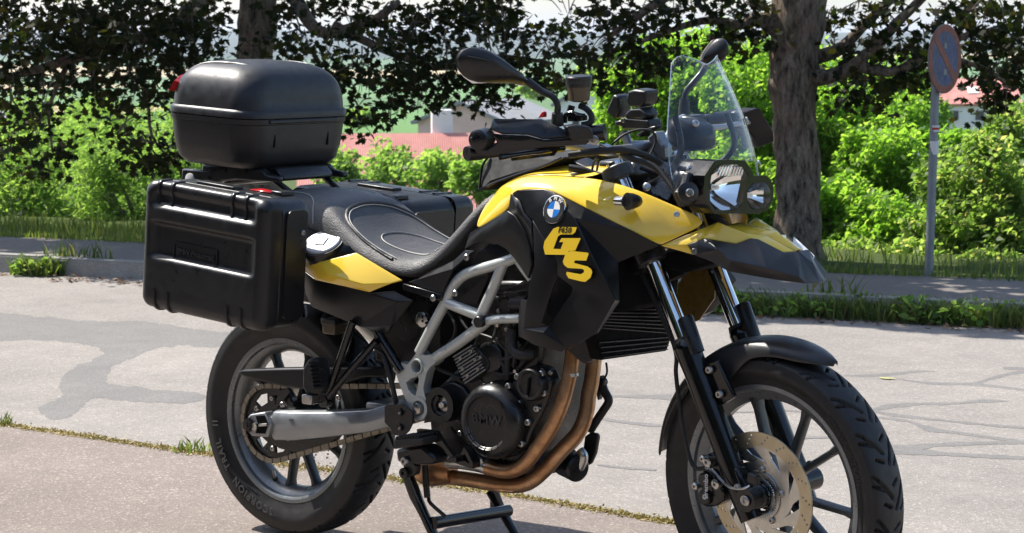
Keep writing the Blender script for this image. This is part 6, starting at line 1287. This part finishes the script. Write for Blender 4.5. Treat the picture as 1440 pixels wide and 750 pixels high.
for k in range(9):                                   # flutes of the reflector, middle bar, lower facets
    x = 470+k*23; p, q = cHL(x+16, 256, HX-.003), cHL(x-12, 330, HX-.013); tube('reflector_flute', [p, q], .0028, M['chrome'], HOUS, 8, 1)
# bracket with round boss beside the light
BRK = prism('light_bracket', [cHL(x, y, 1.43) for x, y in ((150, 470), (200, 410), (230, 300), (330, 330), (330, 560), (250, 560), (190, 590))], (-.02, 0, 0), M['plastic'], B, bevel=.005)
o_ = cHL(212, 466, 1.445); lathe('bracket_disc', [(0, .024), (.008, .024), (.010, .020)], o_, M['plastic'], BRK, axis=(.75, -.65, .1), seg=24); bolt(o_+Vector((.009, -.006, 0)), .010, BRK, (.75, -.65, .1))

# ---------------------------------------------------------------- windscreen
def screen_pt(u, v):
    """u across -1..1, v up 0..1"""
    hw = float(np.interp(v, [0, .25, .5, .75, 1], [.184, .186, .170, .134, .098]))
    x = 1.452-.085*v-.062*abs(u)**2*(1-.45*v)-.012*v*v
    zb = 1.092-.070*max(0, abs(u)-.45)/.55; zt = 1.318+.022*min(1, abs(u)/.75)-(.018*max(0, abs(u)-.85)/.15)
    return Vector((x, hw*u, zb+(zt-zb)*v))
rows = [[screen_pt(u, v) for u in np.linspace(-1, 1, 25)] for v in np.linspace(0, 1, 17)]
WS = sheet('windscreen', rows, M['screen'], B, sm=60, solid=.004, label='clear curved windscreen')
edge = [screen_pt(-1, v) for v in np.linspace(0, 1, 12)]+[screen_pt(u, 1) for u in np.linspace(-1, 1, 18)]+[screen_pt(1, v) for v in np.linspace(1, 0, 12)]
tube('screen_edge', edge, .0015, M['screen_rim'], WS, 6, 1)
for (u, v) in ((-.80, .10), (-.62, .42), (.62, .42), (.80, .10)):
    p = screen_pt(u, v); bolt(p+Vector((.002, -.002 if u < 0 else .002, .002)), .009, WS, (.8, .55*(1 if u > 0 else -1), .3), .005)
# small lower deflectors
for s in (-1, 1):
    q = [cI(185, 695, -.150), cI(300, 588, -.125), cI(400, 560, -.120), cI(398, 600, -.120), cI(345, 715, -.150), cI(310, 755, -.160)]
    mk('wind_deflector', [Vector((p.x, -s*p.y, p.z)) for p in q], [(0, 1, 2, 3, 4, 5)], M['screen'], B, sm=0, solid=.004)
bolt(cI(218, 697, -.160), .010, B, (.4, -1, .3), .004)
# instrument pod and carrier behind the screen
pod = []
for x, a_, b_, z_ in ((1.27, .036, .020, 1.165), (1.285, .060, .032, 1.16), (1.315, .066, .038, 1.152), (1.345, .056, .030, 1.145), (1.36, .028, .013, 1.14)):
    pod.append([(x, p, z_+q) for p, q in superrect(a_, b_, min(a_, b_)*.7, 4)])
loft('instrument_pod', pod, M['satin_black'], B, sm=50)
m = MB()
for s in (-1, 1): m.tube([(1.20, s*.05, 1.02), (1.30, s*.09, 1.06), (1.36, s*.115, 1.12), (1.34, s*.11, 1.20)], .008, 8, 5); m.tube([(1.30, s*.09, 1.06), (1.40, s*.10, 1.05)], .007, 8, 1)
m.build('fairing_carrier', M['engine_black'], B, sm=50)

# ---------------------------------------------------------------- handlebar and what sits on it (turned with the fork)
bar = [(1.080, -.460, 1.150), (1.105, -.30, 1.150), (1.125, -.22, 1.148), (1.150, -.14, 1.128), (1.160, -.08, 1.118), (1.160, .08, 1.118), (1.150, .14, 1.128), (1.125, .22, 1.155), (1.105, .30, 1.155), (1.080, .460, 1.150)]
tube('handlebar', stp(bar), .0125, M['alu'], B, 16, 6)
for s in (-1, 1):
    tube('bar_riser', stp([(1.180, s*.045, 1.050), (1.160, s*.045, 1.118)]), [.020, .018], M['alu'], B, 14, 1)
    tube('handle_grip', stp([(1.104, s*.305, 1.150), (1.082, s*.450, 1.150)]), .0170, M['rubber'], B, 16, 1)
    tube('bar_end', stp([(1.082, s*.450, 1.150), (1.077, s*.485, 1.150)]), [.019, .017], M['engine_black'], B, 16, 1)
    MB().box(ST((1.112, s*.255, 1.150)), (.045, .070, .042), SROT @ Matrix.Rotation(s*.15, 3, 'Z')).build('switch_cluster', M['plastic'], B, bevel=.006)
tube('front_brake_lever', stp([(1.140, -.235, 1.140), (1.145, -.30, 1.140), (1.135, -.36, 1.140), (1.130, -.43, 1.138)]), [.009, .007, .006, .007], M['gloss_black'], B, 10, 5)
tube('clutch_lever', stp([(1.150, .235, 1.140), (1.165, .30, 1.138), (1.155, .36, 1.138), (1.150, .43, 1.136)]), [.009, .007, .006, .007], M['alu'], B, 10, 5)
def hy(cx): return -.490+(cx-10)/890*.255
hv = [(150, 172), (168, 104), (540, 108), (600, 132), (722, 186), (738, 236), (560, 250), (440, 216), (246, 211), (200, 130)]
HG = mk('hand_guard', [sHG(x, y, hy(x)+(.035 if y < 140 else 0)) for x, y in hv], [(0, 1, 9), (0, 9, 8), (1, 2, 7, 8, 9), (2, 3, 6, 7), (3, 4, 5, 6)], M['plastic'], B, sm=12, solid=.006, bevel=.0015, label='black hand guard with wrap-around blade')
lo = [(160, 200), (250, 212), (440, 218), (560, 252), (740, 238), (890, 232), (905, 262), (880, 288), (560, 306), (290, 356), (120, 368), (56, 352), (10, 240), (24, 225), (62, 318), (140, 322), (180, 285), (215, 272)]
mk('guard_blade', [sHG(x, y, hy(x)-.004) for x, y in lo], [(0, 17, 1), (1, 17, 9, 2), (2, 9, 8, 3), (3, 8, 7, 4), (4, 7, 6, 5), (17, 16, 10, 9), (16, 15, 10), (15, 14, 11, 10), (14, 13, 12, 11)], M['gloss_black'], HG, sm=14, solid=.008, bevel=.0015)
up = [(722, 186), (700, 140), (780, 128), (880, 140), (905, 175), (905, 235), (738, 236)]
mk('guard_mount', [sHG(x, y, hy(x)+.004) for x, y in up], [(0, 1, 2, 3, 4, 5, 6)], M['plastic'], HG, sm=0, solid=.03, bevel=.004)
lathe('bar_end_weight', [(-.03, .024), (.012, .024), (.016, .018)], sHG(82, 248, -.470), M['engine_black'], HG, axis=SROT @ Vector((.35, -1, 0)), seg=24)
bolt(sHG(938, 252, -.215), .013, HG, SROT @ Vector((.5, -1, 0)), .006); lathe('guard_clamp', [(-.02, .020), (.03, .020)], sHG(930, 205, -.205), M['engine_black'], HG, axis=SROT @ Vector((.8, .5, .1)), seg=18)
mk('kill_switch', *prism_geo([sHG(x, y, -.285) for x, y in ((515, 85), (530, 62), (548, 35), (562, 42), (562, 80))], (0, .012, 0)), M['red_plastic'], HG, bevel=.002)
mk('underside_cover', [sHG(x, y, yy) for x, y, yy in ((300, 360, -.38), (560, 305, -.31), (700, 290, -.27), (640, 370, -.27), (540, 372, -.29), (320, 410, -.36))], [(0, 1, 2, 3, 4, 5)], M['gloss_black'], HG, sm=0, solid=.01)
# left hand guard (mirrored in the bar's own frame, seen beyond the screen)
def mirror_bar(P): q = UST(P); return ST((q.x, -q.y, q.z))
lg = [(640, 372, .42), (712, 348, .44), (762, 430, .47), (776, 458, .48), (776, 500, .48), (700, 528, .46), (690, 480, .44), (655, 440, .42)]
HG2 = mk('hand_guard', [sI(*q) for q in lg]+[sI(*q)-(SROT @ Vector((.05, 0, 0))) for q in lg], [(0, 1, 2, 7), (7, 2, 3, 6), (6, 3, 4, 5), (15, 10, 9, 8), (14, 11, 10, 15), (13, 12, 11, 14), (0, 8, 9, 1), (1, 9, 10, 2), (2, 10, 11, 3), (3, 11, 12, 4), (4, 12, 13, 5), (5, 13, 14, 6), (6, 14, 15, 7), (7, 15, 8, 0)], M['plastic'], B, sm=15, bevel=.003, label='black hand guard beyond the windscreen')
# mirrors
def mirror(outline, ridge, conv, stem, parent=B, back=.030):
    P = [conv(*q) for q in outline]; c_ = sum(P, Vector())/len(P); fw = SROT @ Vector((1, 0, .12)); n_ = len(P)
    Rg = [conv(*q)+fw*h for q, h in ridge]
    mid = [c_+(p-c_)*.62+fw*.022 for p in P]
    V_ = P+mid+[c_+fw*.027]+[p-fw*.012 for p in P]
    F_ = [(i, (i+1) % n_, n_+(i+1) % n_, n_+i) for i in range(n_)]+[(n_+i, n_+(i+1) % n_, 2*n_) for i in range(n_)]+[((i+1) % n_, i, 2*n_+1+i, 2*n_+1+(i+1) % n_) for i in range(n_)]+[tuple(2*n_+1+i for i in range(n_))]
    o = mk('mirror', V_, F_, M['plastic'], parent, sm=50, subd=1)
    G_ = [c_+(p-c_)*.92-fw*.014 for p in P]; mk('mirror_glass', G_, [tuple(range(n_))], M['chrome'], o, sm=0)
    tube('mirror_stem', stem, [.010, .0085, .008, .0075, .008, .013], M['plastic'], o, 12, 5)
    return o
yR = lambda x: -.47+(x-65)/(400-65)*.17
out_ = [(65, 130), (85, 86), (140, 75), (195, 84), (262, 122), (320, 168), (368, 206), (404, 242), (388, 260), (345, 246), (290, 241), (150, 245), (108, 215), (76, 172)]
MR = mirror([(x, y, yR(x)) for x, y in out_], [], sH, [sH(380, 232, -.312), sH(440, 275, -.295), sH(490, 300, -.283), sH(512, 335, -.278), sH(512, 370, -.275), sH(512, 425, -.272)])
tube('mirror_ridge', [sH(95, 122, -.468)+Vector((.015, 0, 0)), sH(200, 148, -.40)+Vector((.024, 0, 0)), sH(300, 186, -.35)+Vector((.02, 0, 0)), sH(352, 208, -.325)+Vector((.008, 0, 0))], [.001, .0022, .0022, .001], M['plastic'], MR, 6, 4)
tube('mirror_base', [sH(512, 372, -.275), sH(512, 425, -.272)], [.013, .0155], M['rubber'], MR, 14, 1)
out2 = [(460, 152), (466, 120), (482, 92), (518, 46), (550, 34), (572, 52), (576, 95), (556, 150), (528, 158), (490, 166)]
ML = mirror([(x, y, .40+(x-460)/120*.05) for x, y in out2], [], sI, [sI(478, 165, .38), sI(455, 200, .365), sI(420, 240, .34), sI(392, 275, .325), sI(384, 310, .32), sI(382, 380, .315)])
tube('mirror_base', [sI(383, 312, .32), sI(380, 380, .315)], [.013, .0155], M['rubber'], ML, 14, 1)
# brake fluid pot with cap, clear cup and hose
fp = sH(606, 270, -.215); 
FP = lathe('fluid_reservoir', [(-.028, .017), (-.024, .025), (.010, .0285), (.010, .002)], fp, M['fluid'], B, axis=SROT @ Vector((.05, 0, 1)), seg=32, label='amber brake fluid cup with ribbed black cap')
lathe('reservoir_cap', [(.008, .030), (.030, .0315), (.033, .029), (.033, .001)], fp, M['plastic'], FP, axis=SROT @ Vector((.05, 0, 1)), seg=32)
for k in range(6):
    a = rad(-80+k*9); d_ = SROT @ Vector((math.cos(a), math.sin(a), 0)); MB().box(fp+d_*.0315+Vector((0, 0, .022)), (.0025, .0025, .013)).build('cap_rib', M['clamp_grey'], FP)
tube('reservoir_hose', [sH(610, 340, -.215), sH(640, 355, -.21), sH(662, 385, -.205), sH(655, 415, -.21), sH(620, 425, -.22)], .0075, M['rubber'], FP, 10, 6)
m = MB(); m.tube([sH(575, 340, -.22), sH(570, 370, -.225), sH(600, 385, -.225), sH(630, 390, -.22)], .0085, 10, 5); m.tube([sH(545, 415, -.24), sH(548, 380, -.24), sH(580, 372, -.235)], .006, 8, 5); m.box(sH(600, 395, -.22), (.030, .036, .012), SROT); m.build('reservoir_bracket', M['gloss_black'], FP, sm=50)
MB().box(ST((1.135, -.215, 1.168)), (.05, .07, .036), SROT).build('brake_master_cylinder', M['gloss_black'], B, bevel=.006)
# device mount
GP = MB(); 
dv = [sR(x, y, -.02) for x, y in ((240, 180), (290, 60), (325, 75), (330, 170), (310, 225))]; GP.prism(dv, SROT @ Vector((0, .045, 0)))
GPS = GP.build('navigation_mount', M['plastic'], B, bevel=.005, label='black device mount on the handlebar')
for q, w in ((((375, 110), (385, 40), (430, 28), (505, 40), (495, 110), (470, 150), (395, 140)), .09), (((365, 190), (400, 155), (470, 150), (510, 190), (500, 225), (370, 225)), .085), (((345, 270), (360, 215), (520, 230), (530, 280), (450, 292), (350, 290)), .085), (((290, 240), (345, 230), (345, 275), (310, 270)), .06), (((430, 330), (520, 275), (570, 268), (570, 290), (490, 320), (470, 345)), .05)):
    prism('mount_block', [sR(x, y, -.03) for x, y in q], SROT @ Vector((0, w*.55, 0)), M['plastic'], GPS, bevel=.005)
bolt(sR(362, 232, -.035), .006, GPS)
tube('mount_strut', [sR(360, 310, -.01), sR(390, 380, -.01), sR(410, 440, -.01)], [.013, .010, .010], M['alu'], B, 12, 3)
prism('bar_clamp', [sR(x, y, .03) for x, y in ((510, 345), (565, 300), (590, 360), (620, 400), (625, 490), (590, 500), (545, 420))], SROT @ Vector((0, .035, 0)), M['alu'], B, bevel=.006)
tube('upper_bar', [sR(400, 402, .0), sR(545, 400, .06), sR(620, 385, .12), sR(670, 330, .17), sR(700, 260, .20), sR(760, 225, .24)], .0140, M['alu'], B, 16, 5)
prism('left_switch', [sR(x, y, .20) for x, y in ((650, 410), (735, 260), (760, 290), (760, 460), (700, 455))], SROT @ Vector((0, .03, 0)), M['plastic'], B, bevel=.005)
# cables and brake pipes round the steering head
m = MB()
m.tube([sR(210, 395, -.20), sR(280, 425, -.19), sR(340, 445, -.17), sR(430, 490, -.15), sR(520, 515, -.13), sR(600, 570, -.12), sR(690, 690, -.12), sR(720, 750, -.12)], .0070, 10, 6)
m.tube([sR(0, 460, -.25), sR(150, 440, -.22), sR(330, 425, -.18), sR(450, 445, -.14), sR(560, 490, -.10), sR(640, 540, -.08)], .0085, 10, 6)
m.tube([sR(270, 405, -.18), sR(350, 335, -.15), sR(450, 295, -.12), sR(540, 300, -.10), sR(572, 350, -.09), sR(545, 440, -.10), sR(480, 510, -.12)], .0028, 8, 6)
m.tube([sR(150, 580, -.12), sR(165, 510, -.13), sR(195, 480, -.14), sR(185, 560, -.12)], .003, 8, 6)
m.tube([sR(0, 545, -.16), sR(90, 560, -.14), sR(180, 590, -.12), sR(280, 590, -.10)], .009, 8, 6)
m.tube([sR(470, 540, -.05), sR(600, 590, -.02), sR(700, 610, .0), sR(760, 600, .02)], .006, 8, 6); m.tube([sR(520, 640, -.04), sR(640, 660, -.02), sR(740, 720, .0)], .005, 8, 6)
m.build('control_cable', M['rubber'], B, sm=60)
tube('brake_pipe_fitting', [sR(205, 393, -.202), sR(265, 415, -.193), sR(335, 442, -.172)], [.0075, .0085, .0070], M['steel'], B, 10, 4)
mk('dash_panel', [sR(x, y, yy) for x, y, yy in ((20, 500, -.10), (120, 470, -.06), (290, 540, -.02), (310, 600, -.05), (150, 560, -.10))], [(0, 1, 2, 3, 4)], M['plastic'], B, sm=0, solid=.02, bevel=.004)
MB().box(ST((1.14, 0, 1.075)), (.10, .14, .03), SROT).build('bar_base', M['engine_black'], B, bevel=.008)
# ------------------------------------------------------------------ haze over the valley
m = bpy.data.materials.new('haze'); m.use_nodes = True; nt = m.node_tree; nt.nodes.clear(); out = N(nt, 'ShaderNodeOutputMaterial'); pv_ = N(nt, 'ShaderNodeVolumePrincipled')
pv_.inputs['Color'].default_value = (.80, .88, 1, 1); pv_.inputs['Density'].default_value = .00016; pv_.inputs['Anisotropy'].default_value = .2; nt.links.new(pv_.outputs[0], out.inputs['Volume'])
HZ = MB().box((0, 0, 0), (1, 1, 1)).build('haze', m, None); HZ.scale = (15000, 15000, 100); HZ.location = (0, 0, 8); tag(HZ, 'pale summer haze over the valley', kind='stuff')
